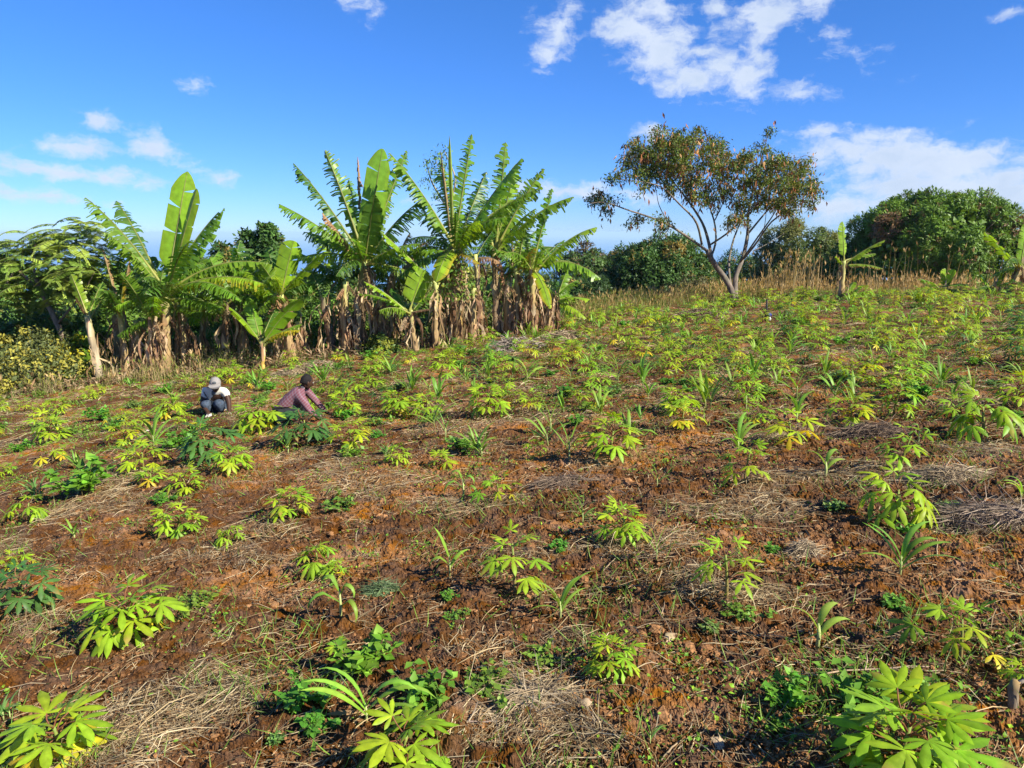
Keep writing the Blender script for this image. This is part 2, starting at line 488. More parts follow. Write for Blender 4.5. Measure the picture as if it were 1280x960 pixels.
def build_world():
    w = bpy.data.worlds.new('World'); scene.world = w
    w.use_nodes = True
    w.cycles.sampling_method = 'MANUAL'; w.cycles.sample_map_resolution = 256
    nt = w.node_tree; nt.nodes.clear()
    out = nd(nt, 'ShaderNodeOutputWorld'); bg = nd(nt, 'ShaderNodeBackground')
    bg.inputs['Strength'].default_value = SKY_STRENGTH
    sky = nd(nt, 'ShaderNodeTexSky', sky_type='NISHITA')
    sky.sun_disc = False; sky.sun_elevation = SUN_EL; sky.sun_rotation = SUN_AZ
    sky.altitude = 1500; sky.air_density = 1.0; sky.dust_density = .0; sky.ozone_density = 3.5
    hs = nd(nt, 'ShaderNodeHueSaturation'); hs.inputs['Saturation'].default_value = 1.06; hs.inputs['Value'].default_value = 1.0; hs.inputs['Hue'].default_value = .498
    tint = nd(nt, 'ShaderNodeMix', data_type='RGBA', blend_type='MULTIPLY'); tint.inputs['Factor'].default_value = 1
    nt.links.new(sky.outputs[0], tint.inputs[6])
    tt = nd(nt, 'ShaderNodeTexCoord'); ts = nd(nt, 'ShaderNodeSeparateXYZ'); nt.links.new(tt.outputs['Generated'], ts.inputs[0])
    tr = nd(nt, 'ShaderNodeMapRange'); tr.inputs['From Min'].default_value = .0; tr.inputs['From Max'].default_value = .34; nt.links.new(ts.outputs[2], tr.inputs['Value'])
    tm = nd(nt, 'ShaderNodeMix', data_type='RGBA'); nt.links.new(tr.outputs[0], tm.inputs['Factor'])
    tm.inputs[6].default_value = (.50, .70, 1.24, 1); tm.inputs[7].default_value = (.66, .93, 1.42, 1)
    nt.links.new(tm.outputs[2], tint.inputs[7])
    nt.links.new(tint.outputs[2], hs.inputs['Color'])
    tc = nd(nt, 'ShaderNodeTexCoord'); sx = nd(nt, 'ShaderNodeSeparateXYZ')
    nt.links.new(tc.outputs['Generated'], sx.inputs[0])
    def math_(op, a, b=None, c=None):
        n = nd(nt, 'ShaderNodeMath', operation=op)
        for i, q in enumerate((a, b, c)):
            if q is None: continue
            if isinstance(q, (int, float)): n.inputs[i].default_value = q
            else: nt.links.new(q, n.inputs[i])
        return n.outputs[0]
    az = math_('ARCTAN2', sx.outputs[0], sx.outputs[1])
    el = math_('ARCSINE', sx.outputs[2])
    cv = nd(nt, 'ShaderNodeCombineXYZ'); nt.links.new(az, cv.inputs[0]); nt.links.new(el, cv.inputs[1])
    # warp the sky position a little so the cloud outlines are ragged
    nw = nd(nt, 'ShaderNodeTexNoise'); nw.inputs['Scale'].default_value = 30; nw.inputs['Detail'].default_value = 5; nw.inputs['Roughness'].default_value = .6
    nt.links.new(cv.outputs[0], nw.inputs['Vector'])
    vs = nd(nt, 'ShaderNodeVectorMath', operation='SUBTRACT'); nt.links.new(nw.outputs['Color'], vs.inputs[0]); vs.inputs[1].default_value = (.5, .5, .5)
    vm = nd(nt, 'ShaderNodeVectorMath', operation='MULTIPLY_ADD'); nt.links.new(vs.outputs[0], vm.inputs[0]); vm.inputs[1].default_value = (.034, .022, 0)
    nt.links.new(cv.outputs[0], vm.inputs[2])
    cur = None
    for (px, py, rx, ry, tilt, wt) in CLOUDS:
        d = norm(ray(px, py)); a0 = math.atan2(d[0], d[1]); e0 = math.asin(d[2])
        mp = nd(nt, 'ShaderNodeMapping', vector_type='TEXTURE')
        mp.inputs['Location'].default_value = (a0, e0, 0)
        mp.inputs['Rotation'].default_value = (0, 0, -math.radians(tilt))
        mp.inputs['Scale'].default_value = (1.22 * rx / F, 1.22 * ry / F, 1)
        nt.links.new(vm.outputs[0], mp.inputs['Vector'])
        ln = nd(nt, 'ShaderNodeVectorMath', operation='LENGTH'); nt.links.new(mp.outputs[0], ln.inputs[0])
        f = math_('MULTIPLY_ADD', ln.outputs['Value'], -wt, wt)
        cur = f if cur is None else math_('SMOOTH_MAX', cur, f, .12)
    nz = nd(nt, 'ShaderNodeTexNoise'); nz.inputs['Scale'].default_value = 30; nz.inputs['Detail'].default_value = 8; nz.inputs['Roughness'].default_value = .62
    mpn = nd(nt, 'ShaderNodeMapping'); mpn.inputs['Scale'].default_value = (1, 1.7, 1); nt.links.new(vm.outputs[0], mpn.inputs['Vector'])
    nt.links.new(mpn.outputs[0], nz.inputs['Vector'])
    dens = math_('ADD', cur, math_('MULTIPLY_ADD', nz.outputs['Fac'], 1.9, -.94))
    mr = nd(nt, 'ShaderNodeMapRange', interpolation_type='SMOOTHSTEP'); mr.inputs['From Min'].default_value = .02; mr.inputs['From Max'].default_value = .8
    mr.inputs['To Max'].default_value = .93
    nt.links.new(dens, mr.inputs['Value'])
    # cloud body: white where thin or on top, bluish grey in the thick part
    n2 = nd(nt, 'ShaderNodeTexNoise'); n2.inputs['Scale'].default_value = 14; n2.inputs['Detail'].default_value = 6
    nt.links.new(cv.outputs[0], n2.inputs['Vector'])
    g = math_('ADD', math_('MULTIPLY', dens, .45), math_('MULTIPLY', n2.outputs['Fac'], 1.1))
    mg = nd(nt, 'ShaderNodeMapRange'); mg.inputs['From Min'].default_value = .55; mg.inputs['From Max'].default_value = 1.1
    nt.links.new(g, mg.inputs['Value'])
    cc = nd(nt, 'ShaderNodeMix', data_type='RGBA'); nt.links.new(mg.outputs[0], cc.inputs['Factor'])
    k = 1 / SKY_STRENGTH
    cc.inputs[6].default_value = (.37 * k, .41 * k, .48 * k, 1); cc.inputs[7].default_value = (.29 * k, .345 * k, .435 * k, 1)
    mx = nd(nt, 'ShaderNodeMix', data_type='RGBA'); nt.links.new(mr.outputs[0], mx.inputs['Factor'])
    nt.links.new(hs.outputs[0], mx.inputs[6]); nt.links.new(cc.outputs[2], mx.inputs[7])
    nt.links.new(mx.outputs[2], bg.inputs['Color']); nt.links.new(bg.outputs[0], out.inputs['Surface'])
build_world()

scene.view_settings.view_transform = 'Standard'
scene.view_settings.look = 'None'
scene.view_settings.gamma = 1
scene.view_settings.exposure = 1.12
scene.render.engine = 'CYCLES'
scene.cycles.max_bounces = 6
scene.cycles.diffuse_bounces = 3
scene.cycles.transmission_bounces = 3
scene.cycles.use_denoising = True
# ------------------------------------------------------------------ cassava
def rotz(a):
    c, s = math.cos(a), math.sin(a)
    return np.array([[c, -s, 0], [s, c, 0], [0, 0, 1.]])
def roty(a):
    c, s = math.cos(a), math.sin(a)
    return np.array([[c, 0, s], [0, 1, 0], [-s, 0, c]])
def rotx(a):
    c, s = math.cos(a), math.sin(a)
    return np.array([[1, 0, 0], [0, c, -s], [0, s, c]])

G_YEL = (.34, .46, .015); G_MID = (.21, .385, .02); G_DARK = (.07, .17, .03); G_GOLD = (.50, .43, .02)

def cassava_leaf(rng, L=.13, Lp=.13, nl=6, tilt=.3, droop=.5, col=G_MID, k=5, petcol=(.30, .13, .06), pn=5):
    """petiole along +x from the origin, then a hand of lance shaped lobes"""
    mb = MB()
    e = rng.uniform(.25, .6)
    t = np.linspace(0, 1, 4)
    P = np.stack([Lp * t, .01 * np.sin(t * 3), Lp * (e * t - .25 * t * t)], 1)
    tube(mb, P, np.linspace(.0028, .0018, 4), petcol, pn, cap=False)
    R = roty(tilt) @ rotx(rng.uniform(-.35, .35))
    tip = P[-1]
    span = math.radians(rng.uniform(95, 125))
    for a in np.linspace(-span, span, nl):
        a = a + rng.uniform(-.08, .08)
        l = L * (1 - .42 * (abs(a) / span) ** 1.6) * rng.uniform(.92, 1.08)
        s = np.linspace(0, 1, k)
        c = np.stack([l * s, .06 * l * np.sin(s * 2.5) * rng.uniform(-1, 1), l * (.10 * s - droop * rng.uniform(.6, 1.2) * s * s)], 1)
        c = c @ rotz(a).T
        side = np.array([-math.sin(a), math.cos(a), 0])
        c[:, 1] += 0
        w = l * .138 * np.interp(s, [0, .25, .6, .85, 1], [.12, .55, 1.0, .78, .03])
        cc = np.tile(np.array(col) * rng.uniform(.75, 1.2), (k, 1))
        if rng.rand() < .14: cc[-2:] = cc[-2:] * .35 + np.array([.34, .24, .05]) * .65
        ribbon(mb, c @ R.T + tip, side @ R.T, w, cc, fold=.28, rib=(1.25, 1.18, 1.6))
    return mb

def cassava_parts(rng, h=.28, n=10, L=.13, kind='mid', k=6, nl=(5, 7), droop=.42, pn=5, pl=.11):
    """list of (leaf builder, matrix) and a stem builder, natural width about .45"""
    stem = MB()
    lean = rng.uniform(-.15, .15, 2)
    t = np.linspace(0, 1, 5)
    SP = np.stack([lean[0] * h * t * t, lean[1] * h * t * t, h * t - .03 * (1 - t)], 1)
    tube(stem, SP, np.linspace(.0085, .005, 5), np.array([[.20, .13, .06], [.22, .15, .06], [.20, .17, .05], [.18, .20, .04], [.16, .22, .04]]), 6)
    out = []
    for i in range(n):
        f = i / max(1, n - 1)             # 0 lowest, 1 top
        z = h * (.38 + .62 * f)
        tt = z / h
        base = np.array([lean[0] * h * tt * tt, lean[1] * h * tt * tt, z])
        az = i * 2.4 + rng.uniform(-.35, .35)
        pitch = -(.05 + .75 * f ** 2) + rng.uniform(-.15, .2)      # lift
        sc = (1.0 - .38 * f ** 3) * rng.uniform(.85, 1.12)
        if kind == 'yellow':
            col = np.array(G_YEL) * (1 - f * .4) + np.array(G_MID) * f * .4 if (f > .3 or rng.rand() < .6) else np.array(G_GOLD)
        elif kind == 'bigyel': col = np.array(G_GOLD) if f < .3 else np.array(G_MID) * .6 + np.array(G_YEL) * .4
        elif kind == 'dark': col = np.array(G_DARK) * rng.uniform(.8, 1.2)
        else:
            m = rng.uniform(.25, 1.0)
            col = np.array(G_MID) * m + np.array(G_YEL) * (1 - m)
            if f < .15 and rng.rand() < .1: col = np.array(G_GOLD)
        L_ = L * 1.12
        lf = cassava_leaf(rng, L_ * sc, pl * rng.uniform(.6, 1.25) * sc, rng.randint(nl[0], nl[1] + 1), .15 + .25 * (1 - f) + rng.uniform(-.2, .3), droop * (1.1 - .3 * f), col, k, pn=pn)
        M = np.eye(4); M[:3, :3] = rotz(az) @ roty(pitch); M[:3, 3] = base
        out.append((lf, M))
    return stem, out

def merged(stem, parts):
    mb = MB(); mb.extend(stem)
    for lf, M in parts: mb.extend(lf, M)
    return mb

def natural_width(parts):
    V = np.concatenate([lf.arrays()[0] @ np.array(M)[:3, :3].T + np.array(M)[:3, 3] for lf, M in parts])
    e = np.percentile(V, 98, axis=0) - np.percentile(V, 2, axis=0)
    return float(e[0] + e[1]) / 2

class Proto:
    """one kind of plant: its meshes, ready to be copied"""
    def __init__(s, name, stem, parts, mat, stem_name='stem', part_name='leaf'):
        s.name = name
        s.stem = stem.mesh(stem_name); s.stem.materials.append(M_STEM)
        s.parts = []
        for lf, M in parts:
            me = lf.mesh(part_name); me.materials.append(mat)
            s.parts.append((me, Matrix([list(r) for r in M])))
        s.sn, s.pn = stem_name, part_name
        s.width = natural_width(parts)
    def place(s, loc, rz, sc, label, cat, group=None):
        e = empty(s.name, loc, rz, sc)
        tag(e, label, cat, group)
        link(s.sn, s.stem, None, e)
        for me, M in s.parts:
            o = link(s.pn, me, None, e); o.matrix_local = M
        return e

rc = np.random.RandomState(21)
CP = {}
def cass(key, **kw):
    kw['n'] = int(kw['n'] * 1.35)
    st, pa = cassava_parts(rc, **kw); CP[key] = Proto('cassava_plant', st, pa, M_CASS)
cass('lush0', h=.15, n=17, L=.082); cass('lush1', h=.16, n=15, L=.085); cass('lush2', h=.14, n=19, L=.088)
cass('big0', h=.13, n=9, L=.125, nl=(6, 7), droop=.4, pl=.10); cass('big1', h=.13, n=10, L=.12, nl=(6, 8), droop=.35, pl=.10); cass('big2', h=.15, n=18, L=.115, nl=(6, 7), droop=.3, pl=.11)
cass('yel0', h=.13, n=9, L=.085, kind='yellow'); cass('yel1', h=.15, n=12, L=.08, kind='yellow'); cass('bigyel', h=.12, n=10, L=.13, kind='bigyel', nl=(6, 7), droop=.35, pl=.10)
cass('thin0', h=.24, n=8, L=.085); cass('thin1', h=.25, n=9, L=.085); cass('thin2', h=.20, n=8, L=.10, pl=.15)
cass('small0', h=.09, n=6, L=.08, pl=.07); cass('small1', h=.09, n=5, L=.085, pl=.06)
cass('dark0', h=.15, n=15, L=.085, kind='dark'); cass('dark1', h=.19, n=17, L=.085, kind='dark')
cass('droop0', h=.16, n=9, L=.10, droop=.9); cass('droop1', h=.16, n=12, L=.095, droop=.8)
# far plants: one light mesh each
CFAR = []
for q in range(12):
    kind = ['mid', 'mid', 'yellow', 'mid', 'dark', 'mid', 'mid', 'mid', 'mid', 'mid', 'mid', 'dark'][q]
    st, pa = cassava_parts(rc, h=rc.uniform(.13, .22), n=rc.randint(14, 22), L=rc.uniform(.075, .095), kind=kind, k=4, nl=(5, 6), pn=4, pl=rc.uniform(.09, .13))
    me = merged(st, pa).mesh('cassava_plant'); me.materials.append(M_CASS); CFAR.append(me)

# ------------------------------------------------------------------ maize
def maize_blade(rng, L, w, up, arch, col, k=8, twist=.5, kink=None):
    """grows from the origin along +x and upwards, arching over"""
    s = np.linspace(0, 1, k)
    ang = up - arch * s ** 1.5
    if kink is not None: ang = np.where(s > kink, ang - 1.6 * (s - kink) / (1 - kink) - .5, ang)
    st = L / (k - 1)
    x = np.concatenate([[0], np.cumsum(np.cos(ang[:-1]) * st)]); z = np.concatenate([[0], np.cumsum(np.sin(ang[:-1]) * st)])
    P = np.stack([x, .03 * L * np.sin(s * 4), z], 1)
    tw = twist * s * rng.uniform(-1, 1)
    T = norm(np.gradient(P, axis=0)); S = np.tile([0, 1., 0], (k, 1)); N = np.cross(T, S)
    S2 = S * np.cos(tw)[:, None] + N * np.sin(tw)[:, None]
    W = w * np.interp(s, [0, .2, .45, .8, 1], [.45, .85, 1, .6, .04])
    mb = MB(); ribbon(mb, P, S2, W, np.tile(col, (k, 1)) * np.linspace(.95, 1.1, k)[:, None], fold=.35, rib=(1.3, 1.2, 1.8))
    return mb

MZ = {}
rm = np.random.RandomState(5)
def maize(key, n=6, L=.3, w=.014, h=.10, arch=1.6, col=(.17, .31, .03), up=1.25, kink=None, far=False, base_clump=1):
    stalk = MB(); parts = []
    for c in range(base_clump):
        off = np.array([rm.uniform(-.05, .05), rm.uniform(-.05, .05), 0]) * (c > 0)
        tube(stalk, np.array([[0, 0, -.02], [.003, 0, h * .5], [.0, .004, h]]) + off, [.007, .006, .004], (.34, .38, .14), 6)
        for i in range(n):
            f = (i + 1) / n
            M = np.eye(4)
            M[:3, :3] = rotz(i * PI + rm.uniform(-.6, .6) + c * 1.3); M[:3, 3] = off + np.array([0, 0, h * (.25 + .72 * f)])
            lf = maize_blade(rm, L * (1.05 - .35 * f * rm.uniform(.4, 1)) * rm.uniform(.8, 1.1), w * rm.uniform(.85, 1.15), up - .55 * (1 - f) + rm.uniform(-.15, .15), arch * rm.uniform(.7, 1.25), np.array(col) * rm.uniform(.8, 1.2), 8 if not far else 5, kink=kink if rm.rand() < .8 else None)
            parts.append((lf, M))
    if far:
        me = merged(stalk, parts).mesh('maize_seedling'); me.materials.append(M_MAIZE); return me
    MZ[key] = Proto('maize_seedling', stalk, parts, M_MAIZE, 'stalk', 'leaf')
maize('arch0', 7, .34, .016, .12, 1.5); maize('arch1', 6, .36, .017, .10, 1.7, col=(.2, .36, .03)); maize('arch2', 6, .28, .013, .10, 1.3)
maize('up0', 5, .26, .012, .14, .7, up=1.4); maize('up1', 4, .24, .013, .16, .9, up=1.4, col=(.16, .33, .05))
maize('bent0', 4, .24, .018, .16, 1.1, kink=.35, col=(.22, .36, .03)); maize('bent1', 4, .22, .013, .15, 1.2, kink=.3)
maize('small0', 4, .18, .010, .06, 1.5); maize('small1', 3, .16, .011, .08, 1.7, col=(.24, .36, .04)); maize('clump0', 4, .24, .011, .07, 1.4, base_clump=4, col=(.15, .29, .06))
maize('clump1', 5, .26, .010, .08, 1.0, base_clump=3)
MFAR = [maize('', rm.randint(4, 8), rm.uniform(.22, .34), rm.uniform(.012, .016), rm.uniform(.08, .14), rm.uniform(1, 1.8), far=True, base_clump=rm.choice([1, 1, 2])) for q in range(8)]

# ------------------------------------------------------------------ broad leaved weeds
def weed_mesh(rng, n=60, r=.12, h=.10, size=.028, col=(.09, .2, .03)):
    mb = MB()
    ns = max(3, n // 14)
    for s in range(ns):
        a = rng.uniform(0, 2 * PI); rr = r * math.sqrt(rng.rand())
        end = np.array([rr * math.cos(a), rr * math.sin(a), h * rng.uniform(.5, 1.1)])
        st = np.array([end[0] * .3, end[1] * .3, -.01])
        mid = (st + end) / 2 + np.array([0, 0, .2 * h])
        tube(mb, [st, mid, end], [.0025, .002, .0012], (.15, .13, .05), 4, cap=False)
        m = 14
        t = rng.uniform(.25, 1, m)[:, None]
        P = (1 - t) ** 2 * st + 2 * t * (1 - t) * mid + t * t * end
        D = rdirs(m, rng) * [1, 1, .35] + [0, 0, .15]
        N = rdirs(m, rng) * .5 + [0, 0, 1]
        L = size * rng.uniform(.7, 1.6, m)
        leaves(mb, P, D, N, L, L * rng.uniform(.26, .4, m), vary(col, m, .35, rng), .25)
    return mb
WEED = []
rw = np.random.RandomState(11)
for q in range(5):
    me = weed_mesh(rw, 190, [.14, .11, .16, .12, .1][q], [.11, .09, .07, .13, .08][q], [.034, .03, .026, .036, .028][q], [(.13, .28, .028), (.12, .27, .03), (.16, .28, .035), (.14, .33, .03), (.15, .25, .06)][q]).mesh('broadleaf_weed')
    me.materials.append(M_WEED); WEED.append(me)

def place_mesh(name, me, loc, rz, s, label, cat, group=None, tilt=0):
    o = bpy.data.objects.new(name, me); COL.objects.link(o)
    o.location = loc; o.rotation_euler = (tilt * rs.uniform(-1, 1), tilt * rs.uniform(-1, 1), rz); o.scale = (s, s, s)
    tag(o, label, cat, group)
    return o

# ------------------------------------------------------------------ plants one can pick out, at the places they grow
# kind, photo base (px, py), photo width, label
NEAR = [
 ('bigyel', 78, 948, 150, 'large cassava with yellow lower leaves in the bottom left corner'),
 ('lush2', 166, 800, 122, 'bushy bright green cassava standing alone left of the dark weed clump'),
 ('yel0', 24, 712, 48, 'pale yellow wilting cassava seedling near the left edge'),
 ('dark0', 34, 764, 96, 'dark green cassava at the left edge under the pale yellow wilting one'),
 ('droop0', 398, 716, 62, 'cassava with drooping dark leaves above the pale maize stalk'),
 ('small0', 421, 722, 40, 'small low cassava touching the right side of the drooping dark cassava'),
 ('small1', 424, 822, 46, 'tiny cassava sprout just above the broad arching maize'),
 ('big1', 503, 962, 158, 'large cassava with star shaped leaves at the bottom edge below the broad arching maize'),
 ('thin1', 644, 744, 92, 'tall thin stemmed cassava beside the bent pale maize'),
 ('lush1', 766, 846, 82, 'leafy cassava right of the fine bladed maize tuft, above the upright maize'),
 ('thin0', 908, 754, 96, 'cassava with a bare red stem and leaves on top, right of the middle'),
 ('thin2', 1200, 830, 140, 'sparse cassava with long red leaf stalks near the lower right edge'),
 ('big2', 1122, 975, 200, 'very large dense cassava at the bottom edge on the right'),
 ('yel1', 1290, 862, 70, 'cassava with yellow leaf cut off by the right edge'),
 ('lush0', 362, 650, 60, 'rounded bright cassava standing alone on bare soil below the worker in the plaid shirt'),
 ('thin2', 624, 630, 56, 'slender cassava with a thin bare stem in the middle of the field'),
 ('lush1', 776, 678, 66, 'low spreading cassava beside two maize shoots'),
 ('droop1', 1120, 655, 88, 'broad drooping cassava above the arching maize on the right'),
 ('thin0', 1124, 594, 64, 'ragged yellow green cassava right behind the broad drooping one'),
 ('lush0', 223, 671, 58, 'spreading green cassava on the left, above the straw mats'),
 ('droop1', 286, 682, 34, 'narrow cassava just right of the spreading green one on the left'),
 ('lush1', 234, 618, 44, 'pale flat topped cassava in the left part of the field'),
 ('small1', 203, 624, 18, 'tiny yellowish cassava left of the pale flat topped one'),
 ('droop0', 36, 652, 46, 'low cassava beside the left edge under the long patch of weeds'),
 ('yel1', 180, 590, 56, 'yellow green cassava in the left field below the cap wearing worker'),
 ('small0', 190, 606, 38, 'small cassava touching the front of the yellow green one'),
 ('dark1', 262, 580, 62, 'tall dark green cassava below the cap wearing worker'),
 ('lush2', 290, 590, 48, 'bright cassava touching the tall dark green one'),
 ('yel1', 158, 556, 38, 'yellowish cassava halfway between the left edge and the cap wearing worker'),
 ('yel0', 66, 577, 38, 'yellow cassava below the taller bright one at far left'),
 ('lush1', 63, 552, 40, 'bright cassava at far left just above the yellow one'),
 ('lush0', 5, 596, 26, 'cassava cut off by the left edge'),
 ('lush0', 72, 519, 28, 'cassava at the foot of the dry grass at far left'),
 ('yel0', 146, 529, 28, 'small cassava with golden lower leaves on the red soil left of the workers'),
 ('lush2', 213, 523, 34, 'bushy cassava immediately left of the cap wearing worker'),
 ('yel1', 233, 537, 28, 'low yellow cassava in front of the cap wearing worker'),
 ('lush2', 324, 541, 52, 'dense cassava bush between the two crouching workers'),
 ('dark0', 384, 557, 58, 'dark green cassava in front of the worker in the plaid shirt'),
 ('yel1', 440, 561, 48, 'yellow green cassava right of the dark one in front of the plaid shirt worker'),
 ('lush0', 432, 520, 38, 'cassava just right of the outstretched hand of the plaid shirt worker'),
 ('lush1', 497, 581, 34, 'cassava tucked under a small maize shoot left of the field middle'),
 ('small0', 551, 586, 38, 'flat yellow green cassava seedling left of the dense maize tuft'),
 ('lush1', 763, 573, 62, 'wide low cassava right of the narrow maize on the middle rows'),
 ('thin2', 668, 574, 34, 'upright cassava left of the narrow maize on the middle rows'),
 ('lush2', 846, 518, 44, 'leafy cassava behind a yellowish one right of the field middle'),
 ('yel1', 852, 538, 46, 'yellowish cassava in front of the leafy one right of the field middle'),
 ('thin1', 930, 606, 58, 'cassava with drooping yellow tips below the tall spreading maize'),
 ('yel0', 988, 556, 64, 'wide yellow cassava under a maize on the right of the field'),
 ('yel1', 1064, 532, 52, 'bent yellow green cassava above the brown straw mound'),
 ('droop0', 1228, 552, 72, 'spreading cassava leaning right, near the right edge'),
 ('lush1', 1268, 510, 48, 'bushy cassava at the right edge above the leaning one'),
 ('lush0', 611, 521, 50, 'cassava with a long yellow maize blade drooping over it'),
 ('lush2', 498, 521, 44, 'thick cassava clump right of the workers, under the banana clump'),
 ('lush0', 536, 522, 38, 'cassava beside the thick clump right of the workers'),
]
placed = []
CK = np.random.RandomState(3)
for kind, px, py, wpx, label in NEAR:
    g = gp(px, py); wid = wpx * (g[1] * cp - (g[2] - 1.57) * sp) / F
    CP[kind].place(g, CK.uniform(0, 6.28), (.74 if py > 700 else .86 if py > 580 else .98) * wid / CP[kind].width, label, 'cassava plant', 'cassava plants in the field')
    placed.append((g[0], g[1], wid * .5))

MNEAR = [
 ('clump0', 10, 897, 55, 'leafy maize tuft at the left edge behind the yellow leaved cassava'),
 ('bent1', 426, 776, 54, 'pale maize stalk with hanging leaves left of the wilted weed heap'),
 ('arch1', 458, 905, 134, 'broad maize with long arching leaves above the star leaved cassava'),
 ('bent0', 562, 722, 48, 'bent pale maize with its blades folded down'),
 ('arch2', 700, 774, 78, 'fine bladed maize tuft with one long blade arching right'),
 ('up1', 812, 936, 36, 'narrow upright maize alone on bare soil near the bottom'),
 ('arch0', 1124, 722, 92, 'leafy arching maize under the broad drooping cassava'),
 ('small1', 1021, 812, 64, 'small spreading maize on dark soil at lower right'),
 ('up0', 820, 702, 38, 'maize shoot with an open fork beside the low spreading cassava'),
 ('up1', 728, 657, 34, 'upright maize shoot left of the low spreading cassava'),
 ('up1', 821, 611, 24, 'short lone maize on bare soil right of the middle'),
 ('bent1', 579, 626, 30, 'drooping maize left of the slender bare stemmed cassava'),
 ('clump1', 597, 571, 52, 'dense maize tuft in the middle of the field'),
 ('up0', 711, 578, 36, 'narrow maize on the middle rows between two cassavas'),
 ('arch0', 922, 567, 54, 'tall spreading maize right of the field middle'),
 ('bent1', 1147, 558, 22, 'maize with its leaves bowed into a hoop near the right'),
 ('small1', 1031, 598, 34, 'low maize with a curved blade beside the fallen straw'),
 ('arch1', 1276, 625, 44, 'maize cut off by the right edge'),
 ('arch2', 995, 528, 46, 'thin bladed maize standing behind the wide yellow cassava'),
 ('up0', 688, 543, 30, 'maize in the middle rows above the narrow one'),
 ('clump0', 48, 623, 46, 'maize in the left field above the long patch of weeds'),
 ('small0', 93, 674, 34, 'small maize below the long patch of weeds on the left'),
 ('clump1', 97, 588, 34, 'maize tuft in the left field right of the yellow cassava'),
 ('small0', 241, 578, 32, 'small maize left of the tall dark green cassava'),
 ('small0', 360, 566, 26, 'short maize below the dark cassava in front of the plaid shirt worker'),
 ('clump0', 485, 571, 30, 'curled maize above the cassava left of the field middle'),
 ('up1', 557, 550, 26, 'pale maize behind the dense tuft in the middle of the field'),
 ('up0', 932, 513, 28, 'upright maize behind the tall spreading one'),
]
for kind, px, py, wpx, label in MNEAR:
    g = gp(px, py); wid = wpx * (g[1] * cp - (g[2] - 1.57) * sp) / F
    nat = {'arch0': .46, 'arch1': .46, 'arch2': .38, 'up0': .3, 'up1': .24, 'bent0': .28, 'bent1': .26, 'small0': .26, 'small1': .24, 'clump0': .36, 'clump1': .36}[kind]
    MZ[kind].place(g, CK.uniform(-.5, .5), (.80 if py > 640 else .95) * wid / MZ[kind].width, label, 'maize', 'maize seedlings in the field')
    placed.append((g[0], g[1], wid * .35))

WNEAR = [
 (0, 385, 885, 70, 'dark broadleaf weed left of the broad arching maize'), (1, 398, 915, 66, 'bright small leaved weed under the dark one left of the broad maize'),
 (3, 455, 845, 90, 'bushy broadleaf weed behind the broad arching maize'), (0, 525, 880, 80, 'dark trailing weed right of the broad arching maize'),
 (2, 605, 872, 84, 'light green trailing weed over straw right of the dark trailing one'), (2, 680, 822, 60, 'blue green small leaved weed left of the leafy cassava'),
 (4, 888, 792, 40, 'grey green ragged weed below the red stemmed cassava'), (2, 932, 778, 56, 'spreading weed just below the red stemmed cassava'),
 (3, 985, 885, 70, 'shiny broadleaf weed left of the very large dense cassava'), (0, 1065, 885, 90, 'leafy weed clump right behind the very large dense cassava'),
 (0, 1172, 884, 60, 'round leaved weed right of the very large dense cassava'), (1, 1120, 762, 50, 'bright low weed under the leafy arching maize on the right'),
 (2, 238, 762, 60, 'dark fine leaved weed right of the lone bushy cassava'), (1, 563, 750, 34, 'young broadleaf weed under the bent pale maize'),
 (2, 566, 778, 40, 'small weed on straw below the bent pale maize'), (4, 1186, 640, 40, 'upright weed beside the brown straw mound at right'),
 (0, 1132, 668, 26, 'big leaved weed at the foot of the broad drooping cassava'), (1, 962, 690, 32, 'round weed right of the red stemmed cassava top'),
 (2, 430, 635, 52, 'soft green weed patch left of the field middle'), (1, 700, 690, 40, 'fine weed mat right of the tall thin cassava'),
 (3, 105, 620, 84, 'long patch of bright weeds in the left field'), (1, 205, 630, 40, 'weed at the right end of the long patch of weeds'),
 (4, 45, 920, 40, 'weed at the foot of the yellow leaved cassava'), (4, 345, 930, 34, 'small pale weed near the bottom left of the bright small leaved one'),
 (1, 975, 910, 44, 'low weed at the lower left of the shiny broadleaf one'), (4, 1042, 640, 44, 'grey green cut weeds lying left of the broad drooping cassava'),
]
for q, px, py, wpx, label in WNEAR:
    g = gp(px, py); wid = wpx * (g[1] * cp - (g[2] - 1.57) * sp) / F
    place_mesh('broadleaf_weed', WEED[q], g, CK.uniform(0, 6.28), wid / .25, label, 'weed', 'weeds between the crops')
    placed.append((g[0], g[1], wid * .3))

